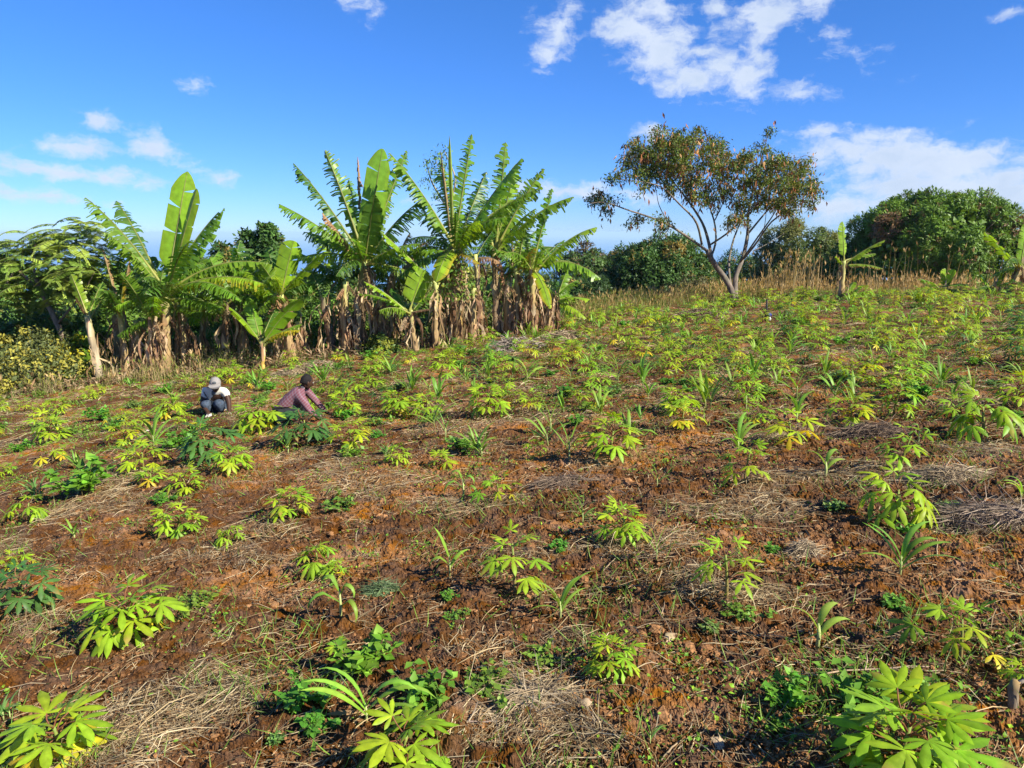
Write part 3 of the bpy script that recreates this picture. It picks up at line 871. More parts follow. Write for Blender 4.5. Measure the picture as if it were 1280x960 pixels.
# ------------------------------------------------------------------ crowded rows farther off
P1 = gp(270, 519); P2 = gp(366, 529)
keep_off = [(P1[0], P1[1], .55), (P2[0], P2[1], .6), (P1[0] + .1, P1[1] - .4, .4), (P2[0] + .4, P2[1] - .4, .4)]
def region(px, py):
    if px < 235: return 'left of the workers by the dry grass'
    if px < 470: return 'between the workers and the banana stems'
    if px < 690: return 'in the crowded rows under the tall banana clump'
    if px < 860: return 'in the crowded rows before the rounded flowering tree'
    if px < 1010: return 'in the crowded rows before the pod laden tree'
    return 'in the far right rows below the tall dry grass'
fr = np.random.RandomState(90)
nC = nM = 0
pts = [p for p in placed]
cand = []
for t in range(16000):
    y = fr.uniform(6.5, 27); x = fr.uniform(-.80, .80) * y
    cand.append((x, y))
for x, y in cand:
    if nC >= 242 and nM >= 170: break
    if y > edge(x) - .4: continue
    zz = float(H(x, y)); px, py = project(np.array([x, y, zz]))
    if px < -60 or px > 1340 or py > 580: continue
    dens = np.interp(px, [0, 300, 640, 900, 1280], [.25, .35, .75, .95, 1.0]) * np.interp(py, [380, 480, 520, 580], [1, .95, .6, .22])
    if fr.rand() > dens: continue
    mind = np.interp(px, [0, 640, 1280], [.75, .58, .48])
    if any((x - a) ** 2 + (y - b) ** 2 < (max(r, .1) + mind * .45) ** 2 for a, b, r in pts): continue
    if any((x - a) ** 2 + (y - b) ** 2 < r * r for a, b, r in keep_off): continue
    pts.append((x, y, .15))
    reg = region(px, py)
    if fr.rand() < .66 and nC < 242:
        nC += 1
        place_mesh('cassava_plant', CFAR[fr.randint(len(CFAR))], (x, y, zz), fr.uniform(0, 6.28), fr.uniform(.95, 1.4) * np.interp(py, [390, 430, 560], [1.3, 1.2, 1.0]), 'small cassava plant ' + reg, 'cassava plant', 'small cassava plants ' + reg, .15)
    elif nM < 170:
        nM += 1
        place_mesh('maize_seedling', MFAR[fr.randint(len(MFAR))], (x, y, zz), fr.uniform(0, 6.28), fr.uniform(.9, 1.5), 'small maize seedling ' + reg, 'maize', 'small maize seedlings ' + reg, .1)
nW = 0
for x, y in cand[::-1]:
    if nW >= 150: break
    if y > edge(x) - .3: continue
    zz = float(H(x, y)); px, py = project(np.array([x, y, zz]))
    if px < -60 or px > 1340 or py > 640: continue
    if any((x - a) ** 2 + (y - b) ** 2 < .05 for a, b, r in pts) or any((x - a) ** 2 + (y - b) ** 2 < r * r for a, b, r in keep_off): continue
    pts.append((x, y, .1)); nW += 1
    reg = region(px, py)
    place_mesh('broadleaf_weed', WEED[fr.randint(5)], (x, y, zz), fr.uniform(0, 6.28), fr.uniform(.8, 1.7), 'low broadleaf weed ' + reg, 'weed', 'low weeds ' + reg)
print('far cassava', nC, 'far maize', nM)

# ------------------------------------------------------------------ straw, clods and low weeds: nobody could count them
def scatter_screen(n, rng, lo=372, hi=1000, xm=260):
    """spread so that nearer ground gets more pieces per square metre"""
    y = np.exp(rng.uniform(math.log(1.5), math.log(27), n))
    x = rng.uniform(-1, 1, n) * (.95 * y + .6)
    return x, y

def build_straw():
    rng = np.random.RandomState(31)
    mb = MB()
    n0 = 430000
    x, y = scatter_screen(n0, rng)
    m = straw_mask(x, y) * field_mask(x, y)
    keep = rng.rand(n0) < (.13 + .87 * m) * .85
    x, y, m = x[keep], y[keep], m[keep]
    n = len(x)
    az = fbm(x * .9, y * .9, 2, 71) * 3.2 + rng.normal(0, .75, n)
    L = np.where(rng.rand(n) < .45, rng.gamma(2.5, .012, n), rng.gamma(3.0, .035, n)).clip(.012, .34) * (1 + .25 * (y > 6))
    W = np.maximum(rng.uniform(.0006, .0019, n), .00034 * y)
    z0 = H(x, y) + rng.uniform(.0, .03, n) + .035 * m * rng.rand(n)
    k = 4
    s = np.linspace(-.5, .5, k)
    bend = rng.normal(0, .25, n)
    arch = np.abs(rng.normal(0, .10, n)) * L
    pit = rng.normal(0, .16, n)
    cxs = x[:, None] + L[:, None] * (s[None] * np.cos(az)[:, None] - bend[:, None] * (s[None] ** 2) * np.sin(az)[:, None])
    cys = y[:, None] + L[:, None] * (s[None] * np.sin(az)[:, None] + bend[:, None] * (s[None] ** 2) * np.cos(az)[:, None])
    czs = z0[:, None] + arch[:, None] * (1 - 4 * s[None] ** 2) + np.sin(pit)[:, None] * L[:, None] * s[None]
    gr = H(cxs, cys); czs = np.maximum(czs - z0[:, None] + gr, gr + .004) + (z0 - H(x, y))[:, None] * .6
    # flat side partly upright so that a blade shows from every side
    roll = rng.uniform(-.9, .9, n)
    sx = -np.sin(az) * np.cos(roll); sy = np.cos(az) * np.cos(roll); sz = np.sin(roll)
    S = np.stack([sx, sy, sz], -1)[:, None, :]
    C = np.stack([cxs, cys, czs], -1)
    wprof = np.array([.8, 1, .9, .35])[None, :, None]
    A = C - S * W[:, None, None] * wprof; B = C + S * W[:, None, None] * wprof
    V = np.stack([A, B], 2).reshape(-1, 3)      # n,k,2
    base = (np.arange(n) * k * 2)[:, None]
    i = np.arange(k - 1)[None] * 2
    Q = np.stack([base + i, base + i + 1, base + i + 3, base + i + 2], -1).reshape(-1, 4)
    pal = np.array([[.39, .285, .15], [.26, .18, .095], [.50, .395, .24], [.18, .115, .06], [.34, .27, .175], [.12, .075, .04]])
    ci = rng.choice(len(pal), n, p=[.3, .2, .16, .14, .12, .08])
    c = pal[ci] * rng.uniform(.75, 1.15, (n, 1))
    mb.add(V, Q, np.repeat(c, k * 2, axis=0))
    tag(mb.build('dry_straw', M_STRAW, smooth=False), 'dry straw and dead weed stalks strewn over the soil', kind='stuff')
build_straw()

def build_clods():
    rng = np.random.RandomState(44)
    mb = MB()
    u = np.linspace(-1, 1, 3)
    faces = []
    base = []
    # a cube with every side cut in four, rounded
    idx = {}
    Q = []
    def vid(p):
        key = tuple(np.round(p, 3))
        if key not in idx:
            idx[key] = len(base); base.append(np.array(p, float))
        return idx[key]
    for ax in range(3):
        for sg in (-1, 1):
            for a in range(2):
                for b in range(2):
                    q = []
                    for (i, j) in ((a, b), (a + 1, b), (a + 1, b + 1), (a, b + 1)):
                        p = np.zeros(3); p[ax] = sg; p[(ax + 1) % 3] = u[i]; p[(ax + 2) % 3] = u[j]
                        q.append(vid(p))
                    if sg < 0: q = q[::-1]
                    Q.append(q)
    B = norm(np.array(base)) ; Q = np.array(Q)
    n0 = 42000
    x, y = scatter_screen(n0, rng)
    k = (y < 10) & (rng.rand(n0) < (.45 + .55 * bare_mask(x, y)) * field_mask(x, y))
    x, y = x[k], y[k]; n = len(x)
    r = (rng.gamma(1.3, .0045, n) + .002).clip(.002, .035)
    jit = rng.uniform(.68, 1.25, (n, len(B), 1))
    sc = np.stack([rng.uniform(.8, 1.4, n), rng.uniform(.8, 1.3, n), rng.uniform(.5, .9, n)], -1)[:, None]
    V = B[None] * jit * sc * r[:, None, None] + np.stack([x, y, H(x, y) + r * .3], -1)[:, None]
    QQ = (Q[None] + (np.arange(n) * len(B))[:, None, None]).reshape(-1, 4)
    pal = np.array([[.21, .10, .042], [.15, .072, .03], [.27, .135, .058]])
    c = pal[rng.randint(0, 3, n)] * rng.uniform(.8, 1.2, (n, 1))
    mb.add(V.reshape(-1, 3), QQ, np.repeat(c, len(B), axis=0))
    # smaller crumbs: rough little blocks
    n0 = 150000
    x, y = scatter_screen(n0, rng)
    k = (y < 8) & (rng.rand(n0) < (.45 + .55 * bare_mask(x, y)) * field_mask(x, y))
    x, y = x[k], y[k]; n = len(x)
    r = (rng.gamma(1.4, .0016, n) + .0012 + .0003 * y).clip(.0015, .009)
    cube = np.array([[-1, -1, -1], [1, -1, -1], [1, 1, -1], [-1, 1, -1], [-1, -1, 1], [1, -1, 1], [1, 1, 1], [-1, 1, 1]]) * .62
    CQ = np.array([[3, 2, 1, 0], [4, 5, 6, 7], [0, 1, 5, 4], [1, 2, 6, 5], [2, 3, 7, 6], [3, 0, 4, 7]])
    an = rng.uniform(0, 2 * PI, n); ca, sa = np.cos(an), np.sin(an)
    B8 = cube[None] + rng.uniform(-.42, .42, (n, 8, 3))
    B8 = np.stack([B8[..., 0] * ca[:, None] - B8[..., 1] * sa[:, None], B8[..., 0] * sa[:, None] + B8[..., 1] * ca[:, None], B8[..., 2] * .8], -1)
    V = B8 * r[:, None, None] + np.stack([x, y, H(x, y) + .012 + rng.uniform(-.006, .012, n)], -1)[:, None]
    QQ = (CQ[None] + (np.arange(n) * 8)[:, None, None]).reshape(-1, 4)
    c = pal[rng.randint(0, 3, n)] * rng.uniform(.75, 1.3, (n, 1))
    mb.add(V.reshape(-1, 3), QQ, np.repeat(c, 8, axis=0))
    tag(mb.build('soil_clods', solidmat('clod_material', .95, .1, 90, .35, .8, .006), smooth=False), 'crumbs and clods of red brown soil lying on the field', kind='stuff')
build_clods()

def build_low_weeds():
    rng = np.random.RandomState(57)
    mb = MB()
    n0 = 70000
    x, y = scatter_screen(n0, rng)
    patch = sstep(.08, .5, fbm(x * 1.1 + 9, y * 1.1, 3, 93))
    far = sstep(4.5, 12, y)
    k = rng.rand(n0) < (.07 + .75 * patch + .35 * far) * field_mask(x, y)
    k &= rng.rand(n0) < .10 + .80 * sstep(4.0, 10, y)
    x, y = x[k], y[k]; rep = rng.randint(6, 16, len(x)); sp = np.repeat(rng.uniform(.012, .05, len(x)), rep)
    x = np.repeat(x, rep); y = np.repeat(y, rep); n = len(x)
    off = rng.normal(0, 1, (n, 2)) * sp[:, None]
    x = x + off[:, 0]; y = y + off[:, 1]
    P = np.stack([x, y, H(x, y) + rng.uniform(.0, 1, n) * sp * 1.1], -1)
    D = rdirs(n, rng) * [.6, .6, .4] + [0, 0, .3]; D[:, :2] += norm(off) * .8; N = rdirs(n, rng) * .5 + [0, 0, 1]
    L = np.maximum(rng.uniform(.010, .026, n), .0021 * y)
    leaves(mb, P, D, N, L, L * rng.uniform(.2, .42, n), vary((.14, .29, .03), n, .4, rng) * np.where(rng.rand(n, 1) < .2, [1.7, 1.4, .8], [1, 1, 1]), .25)
    # grass blades
    n = 34000
    x, y = scatter_screen(n, rng)
    k = rng.rand(n) < (.1 + .8 * sstep(.1, .45, fbm(x * 1.4, y * 1.4 + 5, 2, 17))) * field_mask(x, y)
    x, y = x[k], y[k]; n = len(x)
    P = np.stack([x, y, H(x, y) - .005], -1)
    D = rdirs(n, rng) * [.7, .7, .2] + [0, 0, .6]; N = rdirs(n, rng) * [1, 1, .3]
    L = rng.uniform(.05, .16, n)
    leaves(mb, P, D, N, L, np.maximum(.0022, .0005 * y) * rng.uniform(.8, 1.3, n), vary((.16, .28, .045), n, .4, rng), .2)
    tag(mb.build('low_weeds', M_WEED, smooth=False), 'tiny green weeds and grass blades sprouting all over the soil', kind='stuff')
build_low_weeds()
# ------------------------------------------------------------------ banana plants
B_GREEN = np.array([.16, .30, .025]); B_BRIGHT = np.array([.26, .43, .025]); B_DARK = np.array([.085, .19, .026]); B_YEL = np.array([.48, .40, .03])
B_BROWN = np.array([.30, .185, .095]); B_TAN = np.array([.44, .32, .19]); B_DKBROWN = np.array([.15, .085, .045])
G, Br, Dk, Ye, Bn, Tn = B_GREEN, B_BRIGHT, B_DARK, B_YEL, B_BROWN, B_TAN

def bez(p0, p1, p2, t):
    t = t[:, None]
    return (1 - t) ** 2 * p0 + 2 * t * (1 - t) * p1 + t * t * p2

def banana_leaf(rng, p0, tip, W, tear=.6, sag=.25, col=B_GREEN, pet=.14, roll=0.0, edge_col=None, close=0.0, rib=(.30, .36, .09), n=30):
    """p0 crown, tip of blade, W half width. tear 0 whole .. 1 shredded. close folds both halves down"""
    mb = MB()
    if tear > .4: n = 68
    W = W * 1.12
    p0 = np.asarray(p0, float); tip = np.asarray(tip, float)
    d = tip - p0; Ld = np.linalg.norm(d)
    ctrl = p0 + d * .5 + np.array([0, 0, sag * Ld])
    t = np.linspace(0, 1, n + 1)
    P = bez(p0, ctrl, tip, t)
    T = norm(np.gradient(P, axis=0))
    up = np.array([0, 0, 1.])
    vert = abs(d[2]) / Ld
    if vert > .85:
        a = roll; ref = np.array([math.cos(a), math.sin(a), 0])   # blade side direction chosen by roll
        S = norm(ref - T * (T @ ref)[:, None])
    else:
        S = norm(np.cross(T, up))
        if roll:
            N = np.cross(S, T); S = S * math.cos(roll) + N * math.sin(roll)
    N = norm(np.cross(S, T))
    flip = np.sign(N[:, 2:3]); flip[flip == 0] = 1
    if vert <= .85: N = N * flip
    # midrib and petiole
    R = np.interp(t, [0, .12, .3, 1], [.046, .034, .02, .005]) * (Ld / 2.0) ** .5
    pc = np.array((.46, .47, .12)) if rib[1] > rib[0] * .9 else np.array(rib)
    fpc = np.interp(t, [0, .12, .4], [1, .9, 0])[:, None]
    tube(mb, P, R, pc * fpc + np.array(rib) * (1 - fpc) * np.linspace(1, .8, n + 1)[:, None], 5, cap=False)
    i0 = int(pet * n)
    col = np.asarray(col, float); ec = np.asarray(edge_col if edge_col is not None else col * [1.15, 1.0, .9])
    for side in (-1, 1):
        i = i0
        ph = rng.uniform(0, 6.28); fq = rng.uniform(4, 9)
        while i < n:
            lt = tear * (.75 + .45 * math.sin(ph + fq * i / n))
            m = 1 if rng.rand() < lt * 1.15 else rng.randint(2, 4)
            if tear < .25: m = rng.randint(4, 11)
            if tear < .05: m = n
            m = min(m, n - i)
            u = (np.arange(i, i + m + 1) - i0) / (n - i0)
            wprof = np.clip(np.minimum((u / .10 + .05) ** .6, 1) * np.minimum(((1 - u) / .25 + .03) ** .65, 1), .02, 1)
            droop = close + .18 + rng.uniform(-.2, .75) * (.2 + tear) + tear * .25 + (rng.uniform(.4, 1.0) if tear > .5 and rng.rand() < .18 else 0)
            fwd = .12 + .28 * u.mean() + rng.uniform(-.1, .25) * tear
            lenv = rng.uniform(.6, 1.12) if tear > .3 else rng.uniform(.95, 1.02)
            w = W * wprof * lenv
            base = P[i:i + m + 1]; Tt = T[i:i + m + 1]; St = S[i:i + m + 1] * side; Nt = N[i:i + m + 1]
            shrink = (.04 + .34 * tear * rng.rand()) if tear > .1 else .02
            cpos = np.linspace(-1, 1, m + 1) * 1.0
            segl = np.linalg.norm(base[-1] - base[0])
            def outp(f, dr):
                o = St * math.cos(dr) - Nt * math.sin(dr)
                q = base + o * (w * f)[:, None] + Tt * (w * f * fwd)[:, None]
                return q - Tt * (cpos * shrink * f * segl * .5)[:, None]
            a1 = outp(.5, droop * .6)
            dv = norm(St * math.cos(droop * 1.35) - Nt * math.sin(droop * 1.35)) * (w * .5)[:, None] + Tt * (w * .5 * fwd)[:, None]
            if tear > .5: dv = dv + np.array([0, 0, -1.]) * (w * .22 * rng.uniform(0, 1.2))[:, None]
            a2 = a1 + dv - Tt * (cpos * shrink * segl * .35)[:, None]
            V = np.stack([base, a1, a2], 1).reshape(-1, 3)
            Q = []
            for j in range(m):
                b = j * 3
                Q += [(b, b + 1, b + 4, b + 3), (b + 1, b + 2, b + 5, b + 4)]
            k = rng.uniform(.82, 1.18)
            C = np.stack([np.tile(col * k, (m + 1, 1)), np.tile(col * k * rng.uniform(.9, 1.1), (m + 1, 1)), np.tile(ec * k * rng.uniform(.8, 1.1), (m + 1, 1))], 1).reshape(-1, 3)
            mb.add(V, Q, C)
            i += m
    return mb

def dead_skirt(rng, P, n, R=.13, dens=1.0):
    """dry hanging leaves around the stem polyline P"""
    mb = MB()
    for i in range(n):
        f = rng.uniform(.18, 1.0)
        k = f * (len(P) - 1); a = int(min(k, len(P) - 2)); p = P[a] + (P[a + 1] - P[a]) * (k - a)
        az = rng.uniform(0, 2 * PI); o = np.array([math.cos(az), math.sin(az), 0])
        L = rng.uniform(.45, 1.2)
        drop = min(L, max(.25, p[2] - P[0][2] - .05))
        s = np.linspace(0, 1, 9)
        out = R * .6 + rng.uniform(.06, .26) * np.sin(s * 2.2) + rng.normal(0, .018, 9).cumsum()
        z = p[2] + .12 * np.sin(s * 3) * (1 - s) - drop * s ** 1.15
        tang = np.array([-o[1], o[0], 0])
        c = np.array([p[0], p[1], 0]) + o * out[:, None] + tang * (rng.normal(0, .03, 9).cumsum())[:, None]; c[:, 2] = z
        W = rng.uniform(.010, .048) * np.interp(s, [0, .2, .6, 1], [.35, .9, 1, .15]) * rng.uniform(.6, 1.3, 9)
        tw = rng.uniform(-1.3, 1.3) + rng.normal(0, .35, 9).cumsum()
        S = tang * np.cos(tw)[:, None] + o * np.sin(tw)[:, None]
        pal = [B_BROWN, B_TAN, B_DKBROWN, B_BROWN * .8, B_TAN * 1.1][rng.randint(5)]
        ribbon(mb, c, S, W, vary(pal, 9, .25, rng), fold=rng.uniform(-.7, .7))
        if rng.rand() < .6:                      # shreds along the hanging rib
            for q in range(rng.randint(2, 6)):
                j = rng.randint(2, 8); d = norm(tang * rng.uniform(-1, 1) + np.array([0, 0, -.9]) + o * rng.uniform(-.3, .5))
                ss = np.linspace(0, 1, 4); cc = c[j] + d * (rng.uniform(.08, .25) * ss)[:, None] + np.array([0, 0, -.05]) * (ss ** 2)[:, None]
                ribbon(mb, cc, norm(np.cross(d, o) + .01), rng.uniform(.006, .022) * np.array([.7, 1, .8, .2]), pal * rng.uniform(.7, 1.2), fold=.3)
    return mb

def stem_tube(rng, P, r0, r1, cols):
    mb = MB(); P = np.asarray(P, float)
    t = np.linspace(0, 1, 14); k = np.linspace(0, 1, len(P))
    Q = np.stack([np.interp(t, k, P[:, i]) for i in range(3)], 1)
    Q[1:-1, :2] += rng.normal(0, .008, (12, 2))
    R = (r0 + (r1 - r0) * t) * (1 + .06 * rng.uniform(-1, 1, 14))
    C = np.stack([np.interp(t, np.linspace(0, 1, len(cols)), np.array(cols)[:, i]) for i in range(3)], 1) * rng.uniform(.75, 1.2, (14, 1))
    tube(mb, Q, R, C, 10, jitter=.05, rng=rng)
    # old sheath flaps
    for i in range(10):
        j = rng.randint(1, 12); az = rng.uniform(0, 2 * PI); o = np.array([math.cos(az), math.sin(az), 0])
        s = np.linspace(0, 1, 5); L = rng.uniform(.2, .5)
        c = Q[j] + o * (R[j] * 1.04 + .035 * s ** 2 * rng.uniform(.2, 2))[:, None] + np.array([0, 0, 1.]) * (L * s)[:, None]
        ribbon(mb, c, np.array([-o[1], o[0], 0]), R[j] * .55 * np.array([.9, 1, .9, .6, .1]), vary(B_TAN if rng.rand() < .5 else B_BROWN, 5, .25, rng), fold=-.25)
    return mb

def banana(label, Y, base_px, crown_px, leaves_, seed, r0=.12, r1=.07, skirt=18, group='banana plants along the field edge', bend=(0, 0), stem=None, name='banana_plant', toground=True):
    """leaves_: (tip px, tip py, depth offset m, half width m, tear, sag, colour, extra)"""
    rng = np.random.RandomState(seed)
    b = at(base_px[0], base_px[1], Y)
    if toground: b = np.array([b[0], b[1], float(H(b[0], b[1])) - .04])
    c = at(crown_px[0], crown_px[1], Y + bend[1])
    root = empty(name, b)
    tag(root, label, 'banana plant', group)
    mid = (b + c) / 2 + np.array([bend[0], 0, 0])
    P = np.array([b, mid, c]) - b
    Ps = bez(P[0], P[1] * 2 - (P[0] + P[2]) / 2, P[2], np.linspace(0, 1, 8))
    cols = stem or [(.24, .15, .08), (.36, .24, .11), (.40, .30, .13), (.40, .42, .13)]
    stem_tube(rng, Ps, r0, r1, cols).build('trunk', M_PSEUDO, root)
    if skirt:
        dead_skirt(rng, Ps, int(skirt * .85), r0).build('dry_leaf_skirt', M_DEADB, root)
    if len(leaves_) >= 4 and skirt > 8:
        hgt = base_px[1] - crown_px[1]; sz = hgt * rng.uniform(.55, .75)
        leaves_ = list(leaves_)
        for q in range(5 if len(leaves_) > 8 else 3):
            a_ = rng.uniform(0, 2 * PI); el_ = rng.uniform(-.5, .75)
            leaves_.append((crown_px[0] + math.cos(a_) * sz * math.cos(el_), crown_px[1] - math.sin(el_) * sz, math.sin(a_) * 1.3, rng.uniform(.2, .27), rng.uniform(.55, .85), rng.uniform(.12, .4), [G, Dk, G, Br][rng.randint(4)]))
        for q in range(2):
            a_ = rng.uniform(0, 2 * PI)
            leaves_.append((crown_px[0] + math.cos(a_) * 16, crown_px[1] + hgt * rng.uniform(.25, .5), -.25 + math.sin(a_) * .4, .15, .8, .35, [Bn, Tn][rng.randint(2)], dict(close=.8)))
    for lf in leaves_:
        tx, ty, dy, W, tear, sag, col = lf[:7]
        ex = lf[7] if len(lf) > 7 else {}
        tip = at(tx, ty, Y + dy) - b
        p0 = Ps[-1] + rng.normal(0, .02, 3) + np.array([0, 0, -rng.uniform(0, .18)])
        brown = col is B_BROWN or col is B_TAN or col is B_DKBROWN
        rib = (.30, .22, .11) if brown else ((.46, .46, .15) if ex.get('palerib') else (.32, .36, .10))
        kw = {k: v for k, v in ex.items() if k in ('roll', 'close', 'pet', 'edge_col')}
        o = banana_leaf(rng, p0, tip, W, tear, sag, col, rib=rib, **kw).build('leaf', M_DEADB if brown else M_BAN, root)
        if brown: o['label'] = 'dry brown leaf'
        elif col is B_YEL: o['label'] = 'yellow dying leaf'
    return root, b, Ps

PR = dict(palerib=1)
# main plant of the left clump
banana('tall banana with one big upright split leaf, tallest of the left clump', 16.9, (206, 470), (208, 366), [
    (234, 214, .2, .27, .12, .02, Br, dict(roll=.35, pet=.2, **PR)), (246, 236, -.3, .16, .10, .02, Br, dict(roll=-.5, pet=.4)),
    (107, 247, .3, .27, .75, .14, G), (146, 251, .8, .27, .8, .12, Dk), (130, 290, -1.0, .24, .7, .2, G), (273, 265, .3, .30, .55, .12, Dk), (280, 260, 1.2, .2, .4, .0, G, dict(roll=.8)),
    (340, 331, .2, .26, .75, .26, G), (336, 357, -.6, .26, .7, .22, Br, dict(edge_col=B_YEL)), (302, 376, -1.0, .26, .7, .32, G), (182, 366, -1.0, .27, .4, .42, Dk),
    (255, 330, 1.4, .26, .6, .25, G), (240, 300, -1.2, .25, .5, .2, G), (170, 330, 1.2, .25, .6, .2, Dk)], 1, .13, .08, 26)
banana('banana with a forked crown in front of the left clump, left of its tallest plant', 16.6, (187, 474), (190, 396), [
    (150, 342, -.5, .22, .6, .2, G), (172, 330, .3, .22, .6, .1, Dk), (225, 352, -.6, .2, .6, .2, G, PR), (128, 370, .5, .22, .7, .25, G), (205, 335, .4, .2, .5, .1, G)], 2, .11, .06, 26)
banana('leaning pale banana stem at the left end of the left clump, almost leafless', 16.3, (125, 470), (109, 394), [
    (89, 343, .2, .15, .35, .05, Br, PR), (128, 352, .3, .14, .5, .1, G, PR), (95, 372, -.3, .05, .6, .05, Bn, PR), (137, 362, .2, .12, .7, .1, Dk, PR)], 3, .10, .07, 5, stem=[(.30, .24, .17), (.38, .30, .21), (.42, .33, .20), (.36, .34, .14)])
banana('banana with withered brown leaves sticking up, between leaning stem and forked crown', 16.8, (157, 456), (150, 390), [
    (127, 308, .3, .10, .7, .04, Bn, dict(close=.9)), (163, 318, .1, .10, .8, .04, Bn, dict(close=.8)), (155, 345, -.2, .10, .6, .0, Ye, dict(close=.6, edge_col=B_BROWN)), (140, 352, .2, .12, .6, .05, G, PR), (172, 360, -.4, .12, .6, .1, G, PR)], 4, .10, .06, 14)
banana('dark banana stem right of the left clump with a drooping crown', 17.6, (281, 462), (283, 376), [
    (240, 350, -.3, .24, .6, .25, Dk), (262, 322, .3, .24, .5, .1, G), (312, 318, .4, .24, .6, .15, G), (325, 352, .2, .24, .7, .25, Dk), (300, 300, .8, .24, .6, .05, Dk), (262, 392, -.7, .2, .7, .35, G)], 5, .12, .07, 24, stem=[(.10, .07, .04), (.13, .09, .05), (.16, .11, .06), (.18, .16, .06)])  # stem coloured dark brown
banana('young banana with a yellow dying leaf behind the crouching workers', 16.2, (329, 464), (327, 423), [
    (287, 384, -.3, .20, .15, .18, Br), (376, 374, -.2, .23, .15, .12, Br, dict(roll=.3)), (377, 405, .2, .17, .5, .16, G), (375, 413, -.3, .13, .6, .20, Ye), (310, 372, .5, .16, .3, .1, G), (345, 385, .5, .18, .3, .1, Dk)], 6, .055, .035, 3, stem=[(.40, .26, .07), (.45, .30, .07), (.30, .28, .07), (.2, .28, .06)])
banana('banana with two broad light leaves left of the tall dark centre plant', 17.0, (366, 452), (350, 366), [
    (367, 301, .1, .25, .2, .04, Br, dict(roll=.4)), (404, 315, -.2, .24, .25, .06, Br), (326, 330, -.2, .22, .5, .12, G), (318, 352, .3, .22, .6, .2, G), (335, 310, .5, .22, .5, .05, Dk), (382, 352, .7, .22, .6, .25, Dk), (322, 392, -.4, .2, .6, .35, G)], 7, .11, .07, 26)
banana('dark leaning banana stem left of the tall dark centre plant', 17.4, (418, 444), (403, 372), [
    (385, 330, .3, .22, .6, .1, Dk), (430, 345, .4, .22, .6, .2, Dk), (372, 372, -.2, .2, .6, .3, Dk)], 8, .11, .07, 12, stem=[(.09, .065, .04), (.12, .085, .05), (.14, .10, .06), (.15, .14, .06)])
# centre left giant
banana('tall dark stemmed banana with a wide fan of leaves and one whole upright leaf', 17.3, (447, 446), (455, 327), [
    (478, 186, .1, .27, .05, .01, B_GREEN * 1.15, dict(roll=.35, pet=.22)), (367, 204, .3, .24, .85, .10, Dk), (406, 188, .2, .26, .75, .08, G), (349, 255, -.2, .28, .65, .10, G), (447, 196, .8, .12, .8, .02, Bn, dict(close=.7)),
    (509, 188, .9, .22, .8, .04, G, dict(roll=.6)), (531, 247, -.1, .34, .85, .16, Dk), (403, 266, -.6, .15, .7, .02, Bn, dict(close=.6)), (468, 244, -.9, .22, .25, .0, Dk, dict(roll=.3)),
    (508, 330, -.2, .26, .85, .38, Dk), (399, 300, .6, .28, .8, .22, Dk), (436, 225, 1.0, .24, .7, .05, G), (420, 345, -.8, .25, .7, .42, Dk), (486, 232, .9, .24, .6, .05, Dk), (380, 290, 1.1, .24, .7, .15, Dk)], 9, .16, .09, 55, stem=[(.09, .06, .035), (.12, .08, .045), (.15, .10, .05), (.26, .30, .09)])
banana('brown shredded banana behind the gap between the two tall centre plants', 18.4, (470, 432), (498, 322), [
    (512, 292, -.3, .16, .8, .2, Bn, dict(close=.6)), (541, 297, .2, .16, .9, .12, Bn), (478, 300, .5, .25, .7, .1, Dk), (542, 318, .3, .24, .7, .22, Dk), (520, 340, -.4, .2, .8, .3, Bn), (470, 345, -.3, .24, .7, .35, Dk)], 10, .11, .07, 22)
# small ones in front
banana('small banana with one broad upright leaf in front of the tall centre plants', 16.6, (520, 447), (513, 388), [
    (529, 337, .1, .26, .12, .0, Br, dict(roll=.35, pet=.2)), (455, 352, -.2, .15, .45, .14, Br), (448, 367, .3, .15, .5, .16, G), (543, 362, .3, .15, .4, .1, G), (538, 386, -.2, .05, .6, .05, Bn, dict(close=.6)), (490, 360, .4, .16, .4, .1, Dk)], 11, .07, .045, 9)
banana('banana with a brown ragged skirt and one long blade reaching up left', 16.9, (545, 442), (545, 354), [
    (477, 290, -.2, .20, .4, .02, Br, PR), (552, 318, .3, .16, .4, .05, G), (575, 335, .5, .16, .6, .1, Dk)], 12, .10, .06, 28)
# centre giant
root, vb, vP = banana('tallest banana with a rolled new leaf on top and vines around its stem', 17.1, (571, 440), (568, 312), [
    (562, 170, .1, .085, .0, .0, B_BRIGHT, dict(roll=.3, pet=.15, close=.9)), (551, 188, .1, .085, .6, .0, Bn, dict(close=.9, roll=.2)), (487, 191, -.3, .27, .8, .12, G), (590, 168, .3, .22, .8, .03, G, dict(roll=.5)),
    (652, 198, -.4, .36, .6, .10, B_GREEN * 1.15), (676, 234, -.6, .26, .75, .12, G), (550, 200, 1.0, .25, .85, .06, G), (545, 352, -.9, .20, .08, .30, B_BRIGHT, dict(edge_col=B_YEL)), (632, 272, -.9, .24, .7, .28, G, PR),
    (640, 250, .6, .26, .7, .12, G), (527, 262, .9, .27, .8, .12, Dk), (510, 300, .7, .26, .85, .25, Dk), (608, 215, .9, .25, .7, .05, Dk), (600, 330, -.8, .12, .6, .1, Ye, dict(edge_col=B_BROWN))], 13, .17, .10, 60, stem=[(.22, .14, .06), (.38, .24, .07), (.36, .26, .09), (.34, .34, .11)])
